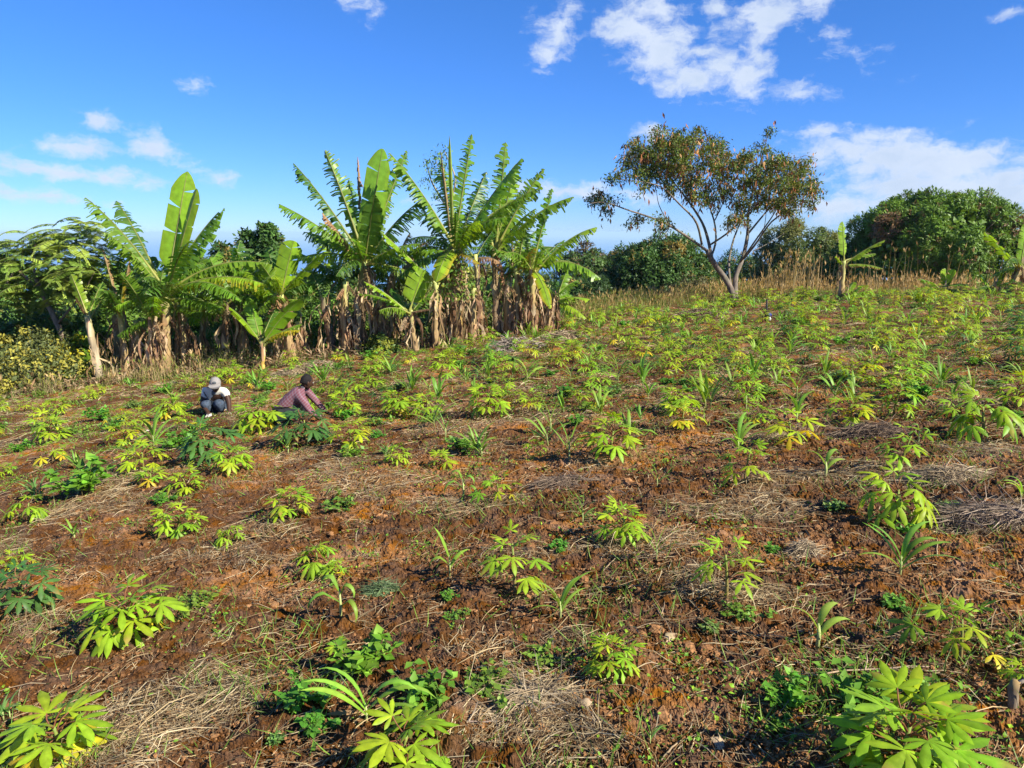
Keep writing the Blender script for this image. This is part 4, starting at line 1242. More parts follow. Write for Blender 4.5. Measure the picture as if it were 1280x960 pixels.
banana('tall banana behind the tallest one, leaves spreading to the right', 18.3, (622, 428), (618, 312), [
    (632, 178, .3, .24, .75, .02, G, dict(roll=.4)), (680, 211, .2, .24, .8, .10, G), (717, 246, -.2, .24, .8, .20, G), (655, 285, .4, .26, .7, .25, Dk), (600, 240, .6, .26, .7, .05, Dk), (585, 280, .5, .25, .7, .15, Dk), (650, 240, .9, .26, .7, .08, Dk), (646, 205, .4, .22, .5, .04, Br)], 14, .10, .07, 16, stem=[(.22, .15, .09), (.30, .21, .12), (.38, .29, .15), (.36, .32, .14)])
banana('bare thin banana stem between the two tallest plants', 18.0, (603, 428), (594, 318), [
    (615, 290, .3, .2, .7, .1, Dk), (570, 300, .5, .2, .7, .15, Dk), (628, 330, -.2, .18, .8, .3, Bn)], 15, .08, .05, 14)
banana('banana in the right part of the clump with a brown folded leaf standing up', 18.3, (652, 424), (645, 335), [
    (638, 282, .1, .08, .7, .0, Bn, dict(close=.9)), (612, 305, -.3, .2, .6, .14, Dk), (657, 282, .4, .24, .7, .1, G), (678, 322, .2, .2, .7, .2, G), (668, 310, -.4, .18, .6, .1, Ye, dict(edge_col=B_BROWN)), (620, 335, .4, .2, .6, .25, Dk)], 16, .10, .06, 22)
banana('banana at the right end of the clump with a hanging yellow green leaf', 18.2, (666, 422), (666, 336), [
    (690, 236, .3, .20, .8, .0, G, dict(roll=.4)), (746, 284, -.1, .26, .55, .22, Br), (751, 348, -.3, .27, .6, .34, G, dict(edge_col=B_BRIGHT)), (688, 386, -1.0, .14, .2, .30, B_BRIGHT, dict(edge_col=B_YEL)), (612, 308, .2, .22, .6, .16, G), (720, 330, .6, .26, .6, .25, Dk), (654, 285, .8, .25, .7, .1, G), (705, 300, .9, .25, .6, .1, Dk)], 17, .13, .08, 38)
banana('low banana right of the clump, leaves hanging over the field edge', 18.6, (699, 412), (695, 370), [
    (737, 374, -.2, .18, .4, .18, Br), (733, 398, -.4, .17, .55, .22, Br), (722, 350, .3, .2, .5, .14, G), (716, 395, .3, .18, .6, .3, G), (708, 340, .5, .18, .4, .05, G)], 18, .08, .055, 10)
# right hand side
banana('lone small banana standing before the tall dry grass', 23.0, (1050, 382), (1055, 326), [
    (1053, 277, .1, .15, .25, .0, Br, dict(roll=.4, pet=.2)), (1106, 300, -.2, .18, .3, .10, Br), (1104, 336, -.3, .17, .5, .16, G, dict(edge_col=B_BROWN)), (1094, 317, .3, .17, .4, .08, G), (1045, 320, -.1, .08, .5, .0, Br)], 19, .10, .06, 6, stem=[(.38, .27, .13), (.40, .28, .12), (.42, .36, .13), (.36, .38, .12)])
banana('leafy banana sucker at the foot of the lone small banana', 22.7, (1058, 380), (1056, 372), [
    (1078, 356, -.2, .15, .15, .1, Br), (1092, 364, .2, .14, .3, .15, G), (1044, 368, .1, .12, .3, .15, Dk), (1068, 352, .3, .12, .2, .05, Br)], 20, .05, .04, 0)
banana('low banana with a pair of upright pale leaves before the big round tree', 23.2, (1181, 374), (1180, 358), [
    (1182, 336, .1, .16, .15, .0, Br, dict(roll=.5)), (1193, 337, -.1, .16, .15, .0, Br, dict(roll=.3)), (1149, 349, -.2, .17, .4, .16, G), (1150, 366, .3, .16, .5, .25, Dk), (1212, 356, -.2, .17, .4, .14, G), (1208, 372, .3, .15, .5, .25, Dk)], 21, .07, .05, 4)
banana('banana cut off by the right edge with one long blade reaching left', 22.6, (1262, 372), (1276, 334), [
    (1231, 290, -.2, .19, .4, .04, G), (1284, 278, .2, .17, .3, .0, Br, dict(roll=.3)), (1320, 300, .3, .2, .5, .15, G), (1310, 345, -.3, .2, .6, .3, Dk), (1240, 345, .4, .18, .5, .25, G)], 22, .12, .07, 20)
banana('low banana between the right edge and the pair of upright pale leaves', 22.8, (1245, 374), (1243, 358), [
    (1211, 366, -.3, .17, .4, .2, Dk), (1226, 343, .1, .15, .2, .02, Br, dict(roll=.3)), (1253, 338, .2, .14, .2, .0, Br, dict(roll=.4)), (1264, 352, -.2, .15, .4, .1, G), (1228, 356, .3, .15, .4, .1, G)], 23, .07, .05, 4)
frr = np.random.RandomState(77)
for i, (bx, by, cx, cy, Y, lab) in enumerate([
        (252, 462, 256, 346, 18.4, 'banana with narrow tattered leaves just right of the tallest left plant'), (300, 458, 306, 352, 18.8, 'tattered banana behind the dark stem right of the left clump'),
        (345, 454, 344, 378, 17.5, 'middle sized tattered banana between the workers and the broad light leaves'), (428, 446, 425, 344, 18.6, 'tattered banana filling the gap left of the tall dark stemmed plant'),
        (492, 442, 490, 352, 18.9, 'tattered banana low between the two tall centre plants'), (148, 466, 142, 362, 18.4, 'tattered banana behind the withered brown leaves of the left clump'),
        (632, 424, 640, 318, 19.4, 'tattered banana standing behind the brown folded leaf on the right'), (220, 466, 226, 388, 17.8, 'low tattered banana under the horizontal leaves of the left clump')]):
    H_ = by - cy; sz = max(H_ * .62, 52); lv = []
    for q in range(9):
        a_ = 2 * PI * q / 9 + frr.uniform(-.3, .3); el_ = frr.uniform(-.35, .95)
        lv.append((cx + math.cos(a_) * sz * math.cos(el_) * frr.uniform(.8, 1.15), cy - math.sin(el_) * sz * frr.uniform(.8, 1.1), math.sin(a_) * 1.2, frr.uniform(.17, .24), frr.uniform(.6, .9), frr.uniform(.08, .36), [G, Br, G, Dk][frr.randint(4)]))
    banana(lab, Y, (bx, by), (cx, cy), lv, 300 + i, .09, .055, 16)
for i, (bx, by, cx, cy, Y, lab) in enumerate([
        (300, 456, 303, 400, 17.8, 'rotting banana stump wrapped in dry leaves right of the left clump'), (385, 446, 372, 402, 17.6, 'dry leaning banana stump behind the workers'),
        (432, 446, 432, 352, 17.2, 'dark ragged banana stump touching the tall dark centre plant'), (470, 444, 476, 372, 17.5, 'banana stump in rags right of the tall dark centre plant'),
        (590, 438, 592, 360, 17.4, 'pale ragged banana stump right of the tallest plant'), (636, 424, 634, 352, 18.2, 'thin ragged banana stump in the right part of the clump'),
        (684, 416, 686, 356, 18.4, 'broad ragged banana stump at the right end of the clump'), (232, 462, 230, 402, 17.4, 'ragged banana stump right of the tallest left plant'),
        (172, 468, 170, 400, 17.0, 'banana stump buried in brown leaves inside the left clump')]):
    banana(lab, Y, (bx, by), (cx, cy), [(cx + 14, cy + 18, -.2, .1, .8, .2, Bn, dict(close=.8)), (cx - 12, cy + 22, -.3, .1, .8, .25, Bn, dict(close=.8))], 40 + i, .12, .07, 26, group='dead banana stumps in the clump', name='banana_stump')

# vines over the stem of the tallest banana
def build_vine():
    rng = np.random.RandomState(8)
    mb = MB(); n = 900
    f = rng.uniform(.42, 1.0, n) ** .8
    k = f * (len(vP) - 1); a = np.clip(k.astype(int), 0, len(vP) - 2); p = vP[a] + (vP[a + 1] - vP[a]) * (k - a)[:, None]
    az = rng.uniform(0, 2 * PI, n); r = .18 + .32 * rng.rand(n) * np.sin(f * 2.6 + .2)
    P = p + np.stack([np.cos(az) * r, np.sin(az) * r, rng.normal(0, .05, n)], 1)
    D = rdirs(n, rng) + [0, 0, -.5]; N = np.stack([np.cos(az), np.sin(az), np.full(n, .5)], 1) + rdirs(n, rng) * .4
    pal = np.array([[.16, .24, .03], [.26, .28, .04], [.10, .18, .03], [.34, .25, .10]])
    leaves(mb, P, D, N, rng.uniform(.05, .12, n), rng.uniform(.018, .04, n), pal[rng.choice(4, n, p=[.4, .25, .25, .1])] * rng.uniform(.7, 1.2, (n, 1)))
    for i in range(10):
        t = np.linspace(.05, 1, 12) * (len(vP) - 1); ai = np.clip(t.astype(int), 0, len(vP) - 2); q = vP[ai] + (vP[ai + 1] - vP[ai]) * (t - ai)[:, None]
        w = rng.uniform(0, 6) + np.linspace(0, rng.uniform(2, 6), 12)
        tube(mb, q + np.stack([np.cos(w), np.sin(w), w * 0], 1) * .2, .008, (.2, .16, .07), 4, cap=False)
    o = mb.build('climbing_vine', M_TREE); o.location = vb
    tag(o, 'small leaved climbing vine wrapped around the stem of the tallest banana', 'vine')
build_vine()

# ------------------------------------------------------------------ trees
def limb(mb, pts, r0, r1, col, n=8, rng=rs):
    pts = np.asarray(pts, float); m = max(4, len(pts) * 3)
    k = np.linspace(0, 1, len(pts)); t = np.linspace(0, 1, m)
    Q = np.stack([np.interp(t, k, pts[:, i]) for i in range(3)], 1)
    # soften the corners
    for _ in range(2): Q[1:-1] = (Q[:-2] + 2 * Q[1:-1] + Q[2:]) / 4
    tube(mb, Q, r0 + (r1 - r0) * t, vary(col, m, .15, rng), n, jitter=.05, rng=rng)

# tree with flat open crown full of brown pods, grey branching trunk
def build_pod_tree():
    rng = np.random.RandomState(14)
    Y = 28.0
    b = gp(923, 376); Y = b[1]; b = b - [0, 0, .1]
    def q(x, y, dy=0): return at(720 + x / 3.69, 140 + y / 3.69, Y + dy) - b
    root = empty('pod_tree', b)
    tag(root, 'open crowned grey barked tree full of brown seed pods', 'tree')
    grey = (.17, .14, .108); tr = MB()
    L = [([(728, 870, 0), (715, 815, 0), (690, 770, 0), (630, 690, -.2), (605, 640, -.3)], .17, .11),
         ([(735, 870, 0), (733, 800, .1), (737, 750, .2), (770, 680, .4), (795, 560, .8), (790, 480, 1.0), (820, 350, 1.2), (862, 190, 1.3), (890, 90, 1.3)], .16, .015),
         ([(605, 640, -.3), (520, 580, -.6), (430, 520, -.9), (330, 480, -1.1), (230, 450, -1.3), (130, 410, -1.4), (50, 425, -1.5)], .075, .012),
         ([(630, 690, -.2), (612, 600, .2), (590, 520, .5), (540, 440, .8), (480, 360, 1.0), (430, 300, 1.1), (400, 190, 1.2)], .09, .02),
         ([(615, 690, -.1), (650, 600, .6), (640, 500, 1.0), (600, 400, 1.3), (560, 280, 1.5), (540, 160, 1.6)], .06, .015),
         ([(580, 610, -.3), (560, 500, -.8), (480, 430, -1.2), (400, 340, -1.5), (300, 320, -1.7), (200, 310, -1.9)], .06, .012),
         ([(715, 810, .0), (700, 700, .5), (722, 600, .9), (748, 530, 1.3), (800, 420, 1.6), (760, 300, 1.8)], .075, .015),
         ([(770, 680, .4), (830, 610, .0), (900, 500, -.4), (1000, 440, -.8), (1090, 400, -1.0)], .065, .012),
         ([(620, 612, .1), (700, 560, -.4), (752, 510, -.8), (850, 400, -1.2), (980, 280, -1.5), (1055, 225, -1.6)], .05, .01),
         ([(795, 560, .8), (860, 480, 1.0), (950, 380, 1.2), (1050, 330, 1.2), (1130, 340, 1.3)], .055, .012),
         ([(760, 690, .3), (850, 560, -.9), (930, 450, -1.3), (960, 330, -1.5)], .05, .012),
         ([(540, 440, .8), (500, 300, .5), (480, 200, .3), (500, 110, .2)], .035, .01), ([(430, 300, 1.1), (340, 230, 1.2), (270, 170, 1.3)], .03, .01),
         ([(640, 500, 1.0), (690, 400, .6), (680, 260, .3), (650, 150, .2)], .03, .01), ([(430, 520, -.9), (380, 430, -.4), (370, 360, 0)], .03, .01),
         ([(330, 480, -1.1), (280, 500, -.9), (250, 520, -.8)], .02, .008), ([(130, 410, -1.4), (110, 370, -1.2), (100, 350, -1.2)], .018, .006), ([(820, 350, 1.2), (760, 260, .8), (800, 190, .6)], .03, .01),
         ([(820, 640, .1), (900, 600, .5), (960, 560, .8)], .03, .008), ([(830, 610, 0), (870, 540, .6), (880, 430, .9)], .03, .01), ([(950, 380, 1.2), (1000, 280, 1.3), (1040, 190, 1.3), (1110, 215, 1.3)], .025, .006)]
    for pts, r0, r1 in L: limb(tr, [q(*p) for p in pts], r0 * .68, r1 * .7, grey, 8 if r0 > .05 else 6, rng)
    cl = [(330,170,80),(420,130,70),(520,110,60),(260,180,50),(450,200,90),(560,170,70),(650,150,50),(640,200,60),(380,250,85),(500,280,70),(600,290,80),(690,230,55),(280,250,50),(200,310,45),(140,400,50),
          (80,405,35),(150,470,26),(300,320,50),(400,350,50),(270,490,36),(400,515,48),(560,370,70),(680,370,60),(760,290,75),(800,220,55),(830,330,80),(900,280,75),(930,230,55),(1000,260,65),(1050,230,36),
          (960,360,85),(1050,320,65),(1110,350,45),(1080,410,45),(980,430,55),(880,420,60),(780,420,60),(745,490,45),(700,505,34),(890,100,20),(890,180,26),(850,170,22),(480,150,60),(240,220,40),(620,420,45)]
    lf = MB(); pd = MB(); tw = MB()
    m2 = Y / F / 3.69
    for (x, y, r) in cl:
        r = r * .97
        for s in range(max(2, int((r / 22) ** 2 * 1.75))):
            a = rng.uniform(0, 2 * PI); rr = r * math.sqrt(rng.rand())
            c = q(x + rr * math.cos(a), y + rr * .75 * math.sin(a), rng.uniform(-1.6, 1.6) + .5 * math.sin(x))
            # a twig with feathery leaves and hanging pods
            d = norm(rng.normal(size=3) * [1, 1, .35] + [0, 0, .1])
            tw_len = rng.uniform(.25, .5)
            tube(tw, [c - d * tw_len * .6, c, c + d * tw_len * .5], [.010, .007, .004], (.25, .2, .15), 4, cap=False)
            n = 60
            t = rng.uniform(-.5, .6, n)[:, None]
            P = c + d * t * tw_len + rng.normal(0, .085, (n, 3))
            D = rng.normal(size=(n, 3)) + d * .4 + [0, 0, -.2]; N = rng.normal(size=(n, 3)) * .5 + [0, 0, 1]
            leaves(lf, P, D, N, rng.uniform(.07, .16, n), rng.uniform(.014, .03, n), vary((.11, .15, .026) if rng.rand() < .7 else (.16, .17, .03), n, .35, rng))
            npod = rng.poisson(3.8)
            if npod:
                P = c + rng.normal(0, .15, (npod, 3)); D = rng.normal(size=(npod, 3)) * .3 + [0, 0, -1]; N = rng.normal(size=(npod, 3)) * [1, 1, .1]
                pal = np.array([[.34, .14, .05], [.44, .23, .09], [.19, .08, .04], [.50, .30, .13]])
                leaves(pd, P, D, N, rng.uniform(.15, .28, npod), rng.uniform(.026, .042, npod), pal[rng.randint(0, 4, npod)] * rng.uniform(.8, 1.2, (npod, 1)), .35)
    tr.extend(tw)
    tr.build('trunk', M_BARK, root)
    lf.build('crown', M_TREE, root, smooth=False); pd.build('seed_pods', M_DEADB, root, smooth=False)
build_pod_tree()

def lumpy(rng, c, rx, ry, rz, nl, lump=.22):
    """points and normals on a lumpy dome"""
    th = rng.uniform(0, 2 * PI, nl); u = rng.uniform(-.35, 1, nl)
    d = np.stack([np.sqrt(1 - u * u) * np.cos(th), np.sqrt(1 - u * u) * np.sin(th), u], 1)
    rad = rng.uniform(.72, .98, nl)
    return np.asarray(c) + d * rad[:, None] * [rx, ry, rz], d

def round_tree(name, label, px, top, rxpx, Y, base_py, seed, col, col2=(.3, .22, .06), p2=.08, nl=70, wh=34, leaf=(.16, .26), wid=.16, cat='tree', group=None, h_bottom=None, lumpr=.2, droop=.6, trunk=True, per=9, flat=1.0, rzf=.72):
    rng = np.random.RandomState(seed)
    gx = at(px, 400, Y)[0]
    b = np.array([gx, Y, float(H(gx, Y))])
    root = empty(name, b); tag(root, label, cat, group)
    ztop = at(px, top, Y)[2] - b[2]
    zb = (at(px, h_bottom, Y)[2] - b[2]) if h_bottom else .25 * ztop
    zb = max(zb, .05)
    rx = rxpx * Y / F
    rz = (ztop - zb) * rzf; cz = ztop - rz
    c = np.array([0, 0, cz])
    lc, ld = lumpy(rng, c, rx * .86, rx * .86 * flat, rz * .86, nl)
    R = rx * lumpr * rng.uniform(.55, 1.45, nl)
    lf = MB()
    for i in range(nl):
        m = int(wh * (R[i] / (rx * lumpr)) ** 1.5)
        v = rdirs(m, rng); v = norm(v + ld[i] * .55)
        P = lc[i] + v * R[i] * rng.uniform(.75, 1.05, (m, 1))
        k = P[:, 2] > .08 * zb
        P, v = P[k], v[k]; m = len(P)
        if m == 0: continue
        pc = np.array(col2 if rng.rand() < p2 else col) * rng.uniform(.75, 1.25)
        PP = np.repeat(P, per, axis=0) + rng.normal(0, .05, (m * per, 3)); V = np.repeat(v, per, axis=0)
        D = V * .55 + rdirs(m * per, rng) * .9 + [0, 0, -droop * .5]
        N = V + rdirs(m * per, rng) * .35 + [0, 0, .5]
        Lh = rng.uniform(leaf[0], leaf[1], m * per)
        C = np.repeat(np.where(rng.rand(m, 1) < p2 * .8, np.array([col2]), pc[None]) * rng.uniform(.8, 1.25, (m, 1)), per, axis=0) * rng.uniform(.85, 1.15, (m * per, 1))
        leaves(lf, PP, D, N, Lh, Lh * wid, C, .2)
    # foliage deeper inside the crown
    m = nl * 22
    v = rdirs(m, rng); P = c + v * rng.uniform(.35, .82, (m, 1)) * [rx, rx * flat, rz]
    k = P[:, 2] > .05; P = P[k]; v = v[k]; m = len(P)
    Lh = rng.uniform(leaf[0], leaf[1], m) * 1.8
    leaves(lf, P, rdirs(m, rng), v + rdirs(m, rng) * .3, Lh, Lh * .3, vary(col, m, .2, rng))
    lf.build('crown', M_TREE, root, smooth=False)
    if trunk:
        tr = MB(); h = cz
        limb(tr, [(0, 0, -.2), (.05, 0, h * .3), (0, .05, h * .7)], .05 * rx + .06, .03 * rx + .04, (.20, .16, .12), 10, rng)
        for i in range(7):
            j = rng.randint(nl)
            limb(tr, [(0, .03, h * rng.uniform(.25, .6)), (lc[j] * .5 + [0, 0, .1 * h]), lc[j]], .022 * rx + .02, .01, (.20, .16, .12), 6, rng)
        tr.build('trunk', M_BARK, root)
    return root

MG = (.105, .20, .024)
round_tree('mango_tree', 'huge round dense green tree at the right behind the dry grass', 1155, 233, 112, 38, 365, 61, MG, (.19, .12, .05), .06, 120, 85, (.15, .26), .16, lumpr=.15, h_bottom=392, rzf=.64)
round_tree('mango_tree', 'rounded dark tree with golden blossom left of the pod laden tree', 822, 298, 78, 41, 385, 62, (.055, .112, .022), (.26, .19, .045), .10, 90, 62, (.15, .25), .18, lumpr=.18, h_bottom=395)
round_tree('feathery_tree', 'olive feathery tree right of the pod laden tree', 992, 264, 56, 46, 360, 63, (.085, .13, .028), (.15, .16, .04), .2, 90, 60, (.12, .22), .14, lumpr=.2, h_bottom=388)
round_tree('broad_tree', 'dark tree between the feathery tree and the huge round one', 1036, 284, 42, 50, 360, 64, (.05, .10, .025), nl=60, h_bottom=392)
round_tree('broad_tree', 'dark tree directly behind the trunk of the pod laden tree', 925, 312, 52, 52, 370, 65, (.05, .105, .027), nl=44, h_bottom=385)
round_tree('broad_tree', 'tree with a flat brownish top just right of the banana clump', 728, 298, 36, 44, 385, 66, (.075, .125, .03), (.14, .09, .04), .15, 44, 36, lumpr=.24, h_bottom=390)
round_tree('broad_tree', 'dark tree in the dip between the flat topped tree and the blossoming one', 772, 301, 34, 52, 385, 67, (.065, .12, .03), nl=40, h_bottom=395)
round_tree('broad_tree', 'low dark tree just right of the low banana', 722, 340, 50, 38, 390, 68, (.04, .08, .02), nl=50, h_bottom=402)  # darker leaf green than its neighbours
round_tree('broad_tree', 'distant tree behind the right end of the banana clump', 655, 318, 44, 50, 380, 69, (.065, .115, .03), nl=40, h_bottom=400)
round_tree('broad_tree', 'small dark tree peeping over the right shoulder of the huge round tree', 1272, 290, 16, 48, 350, 70, (.035, .07, .02), nl=30, h_bottom=360)
round_tree('evergreen_tree', 'dark glossy tree top rising left of the tall dark stemmed banana', 334, 264, 34, 24, 420, 71, (.06, .12, .025), nl=40, wh=26, leaf=(.12, .2), wid=.24, lumpr=.24, h_bottom=400)
round_tree('evergreen_tree', 'dark bushy tree behind the left banana clump', 296, 284, 32, 26, 420, 72, (.055, .115, .025), nl=40, wh=26, leaf=(.12, .2), wid=.22, lumpr=.24, h_bottom=420)
for i, (px, top, rx, Y, lab) in enumerate([
        (12, 312, 50, 30, 'mid green tree at the left edge behind the fern leaved tree'), (92, 316, 44, 32, 'mid green tree behind the crown of the fern leaved tree'), (170, 318, 46, 30, 'mid green tree behind the leaning pale banana stem'),
        (248, 306, 44, 31, 'mid green tree behind the horizontal leaves of the left clump'), (388, 334, 40, 32, 'mid green tree top behind the dark leaning banana stem'), (446, 338, 34, 33, 'mid green tree behind the tall dark stemmed banana'),
        (530, 338, 40, 33, 'mid green tree in the gap between the two tall centre plants'), (598, 330, 40, 34, 'mid green tree behind the bare thin banana stem')]):
    round_tree('broad_tree', lab, px, top, rx, Y, 420, 200 + i, [(.10, .18, .035), (.12, .21, .035), (.085, .16, .03)][i % 3], (.2, .2, .05), .1, 46, 30, (.14, .24), .2, lumpr=.26, h_bottom=430)
for i, (px, top, rx, Y, lab) in enumerate([
        (255, 392, 50, 20.5, 'green shrub behind the ragged stump of the left clump'), (150, 378, 48, 20.5, 'dark shrub behind the leaning pale banana stem'), (60, 372, 60, 20, 'dark shrub behind the yellow flowered bush'),
        (-15, 378, 50, 20, 'dark shrub at the left edge behind the yellow flowered bush'), (330, 372, 50, 21, 'shrub behind the young banana with the yellow leaf'), (395, 352, 40, 22, 'shrub behind the dark leaning banana stem'),
        (470, 372, 46, 21.5, 'shrub behind the tall dark stemmed banana'), (520, 350, 42, 24, 'brownish shrub filling the gap between the two tall centre plants'), (575, 362, 46, 23, 'shrub behind the tallest banana'),
        (620, 352, 40, 24, 'shrub behind the bare thin banana stem'), (675, 362, 44, 23, 'shrub behind the right end of the banana clump'), (205, 385, 40, 21, 'dark shrub behind the tallest left banana'),
        (175, 340, 46, 22.5, 'tall green shrub behind the tallest left banana'), (232, 336, 40, 23, 'tall shrub behind the right side of the left clump'), (120, 345, 44, 22, 'tall shrub behind the withered brown leaved banana'), (440, 352, 34, 23, 'tall shrub filling the gap left of the tall dark stemmed banana'), (555, 346, 30, 25, 'tall shrub just left of the tallest banana'), (430, 392, 40, 20.5, 'low shrub among the stems left of centre'), (505, 402, 34, 20.5, 'low shrub behind the small front banana'), (600, 392, 40, 21, 'low shrub among the centre stems'), (880, 352, 36, 36, 'tawny bush in front of the rounded blossoming tree'), (1098, 330, 44, 37, 'low dark shrub under the left side of the huge round tree'), (1020, 322, 40, 40, 'low dark shrub behind the tall dry grass'), (1215, 332, 50, 37, 'low dark shrub under the right side of the huge round tree')]):
    round_tree('shrub', lab, px, top, rx, Y, 450, 100 + i, [(.10, .19, .03), (.13, .23, .032), (.075, .155, .028), (.13, .18, .04)][i % 4] if px != 880 else (.13, .12, .05), (.2, .18, .05), .1, 26, 18, (.10, .18), .24, 'shrub', 'shrubs behind the bananas', h_bottom=470 if px != 880 else 385, lumpr=.3, per=7)
round_tree('flowering_bush', 'yellow flowered bush at the left edge of the field', 30, 418, 82, 16.6, 490, 130, (.125, .145, .045), (.33, .29, .05), .30, 40, 22, (.05, .11), .3, 'bush', None, h_bottom=500, lumpr=.22, per=8)
round_tree('shrub', 'low bright green bush beside the leaning pale banana stem', 98, 417, 24, 17.2, 470, 131, (.13, .22, .02), (.40, .34, .02), .2, 18, 18, (.09, .16), .24, 'shrub', None, h_bottom=470, lumpr=.3, per=7)
round_tree('shrub', 'round dark bush in front of the tall dark stemmed banana', 475, 424, 22, 16.9, 470, 132, (.07, .13, .03), (.2, .22, .03), .2, 18, 18, (.07, .12), .24, 'shrub', None, h_bottom=460, lumpr=.3, per=7)

# feathery tree at the left edge with fern like leaves
def build_fern_tree():
    rng = np.random.RandomState(17)
    Y = 17.6
    gx = at(88, 440, Y)[0]; b = np.array([gx, Y, float(H(gx, Y)) - .1])
    root = empty('fern_leaved_tree', b); tag(root, 'feathery fern leaved tree leaning left at the left edge', 'tree')
    def q(px, py, dy=0): return at(px, py, Y + dy) - b
    tr = MB(); lf = MB()
    bk = (.20, .15, .11)
    for pts, r0, r1 in [([(88, 446, 0), (72, 405, 0), (52, 365, .1), (44, 345, .2)], .075, .05), ([(44, 345, .2), (50, 330, .2), (64, 320, .2), (95, 316, -.2)], .04, .012), ([(52, 365, .1), (20, 335, .4), (-10, 318, .6)], .04, .012),
                        ([(44, 345, .2), (40, 318, .6), (48, 295, .8)], .03, .012), ([(72, 405, 0), (105, 365, -.4), (118, 340, -.5)], .03, .012), ([(50, 332, .2), (75, 300, .5), (105, 290, .6)], .025, .01), ([(20, 335, .4), (5, 360, .2), (-20, 370, .2)], .025, .01)]:
        limb(tr, [q(*p) for p in pts], r0, r1, bk, 7, rng)
    crowns = [(48, 292, .8), (78, 288, .6), (104, 288, .6), (128, 296, .4), (95, 312, -.2), (64, 312, .3), (30, 318, .6), (0, 302, .7), (-10, 320, .6), (118, 332, -.5), (85, 335, -.4), (50, 330, .0), (15, 340, .3), (105, 350, -.5), (70, 355, -.3), (-20, 345, .3), (30, 358, .0), (8, 365, .2), (60, 300, 1.2), (20, 328, 1.2), (100, 325, .9), (70, 340, 1.0), (40, 348, 1.2), (125, 315, .8), (135, 345, .2), (5, 350, 1.0), (90, 362, .8), (55, 372, .6), (20, 380, .8)]
    for (x, y, dy) in crowns:
        c = q(x, y, dy) + rng.normal(0, .1, 3)
        for f in range(11):
            az = rng.uniform(0, 2 * PI)
            c = q(x, y, dy) + rng.normal(0, .16, 3)
            L = rng.uniform(.5, .85)
            s = np.linspace(0, 1, 15)
            rise = rng.uniform(-.1, .5)
            R = np.stack([np.cos(az) * L * s, np.sin(az) * L * s, L * (rise * s - .55 * s * s)], 1) + c
            tube(lf, R[::2], .006, (.2, .22, .08), 4, cap=False)
            T = norm(np.gradient(R, axis=0)); S = norm(np.cross(T, [0, 0, 1.])); N = np.cross(S, T)
            col = np.array([(.24, .34, .05), (.17, .27, .04), (.30, .38, .06)][rng.randint(3)]) * rng.uniform(.8, 1.2)
            for i in range(1, 15):
                for sd_ in (-1, 1):
                    pl = .19 * math.sin(min(1, s[i] * 1.15 + .12) * PI) ** .6 + .02
                    d = norm(S[i] * sd_ + T[i] * .35 - N[i] * .25)
                    m = 13
                    tt = np.linspace(.1, 1, m)[:, None]
                    PP = R[i] + d * tt * pl
                    PP = np.repeat(PP, 2, axis=0); sg = np.tile([1, -1], m)[:, None]
                    DD = T[i] * sg + d * .5
                    leaves(lf, PP, DD, np.tile(N[i] + .3 * rng.normal(size=3), (2 * m, 1)), .042, .0085, col * rng.uniform(.85, 1.15))
    tr.build('trunk', M_BARK, root); lf.build('crown', M_GRASS, root, smooth=False)
build_fern_tree()

# thin feathery top behind the tallest banana
def build_thin_tree():
    rng = np.random.RandomState(19); Y = 20.0
    gx = at(585, 440, Y)[0]; b = np.array([gx, Y, float(H(gx, Y)) - .1])
    root = empty('slender_tree', b); tag(root, 'slender pale leaved tree top poking out behind the tallest banana', 'tree')
    def q(px, py, dy=0): return at(px, py, Y + dy) - b
    tr = MB(); lf = MB()
    for pts in ([(585, 440, 0), (578, 340, 0), (560, 260, 0), (545, 200, 0)], [(560, 260, 0), (540, 230, .2), (533, 205, .3)], [(560, 260, 0), (572, 225, -.2), (556, 190, 0)]):
        limb(tr, [q(*p) for p in pts], .04, .008, (.3, .26, .18), 6, rng)
    for (x, y) in [(535, 204), (545, 196), (553, 190), (540, 215), (555, 205), (548, 225), (533, 228), (560, 235), (545, 245), (570, 225)]:
        n = 60; P = q(x, y) + rng.normal(0, .085, (n, 3))
        leaves(lf, P, rdirs(n, rng) + [0, 0, -.3], rdirs(n, rng) * .6 + [0, 0, 1], rng.uniform(.06, .13, n), rng.uniform(.012, .025, n), vary((.15, .24, .05), n, .3, rng))
    tr.build('trunk', M_BARK, root); lf.build('crown', M_TREE, root, smooth=False)
build_thin_tree()

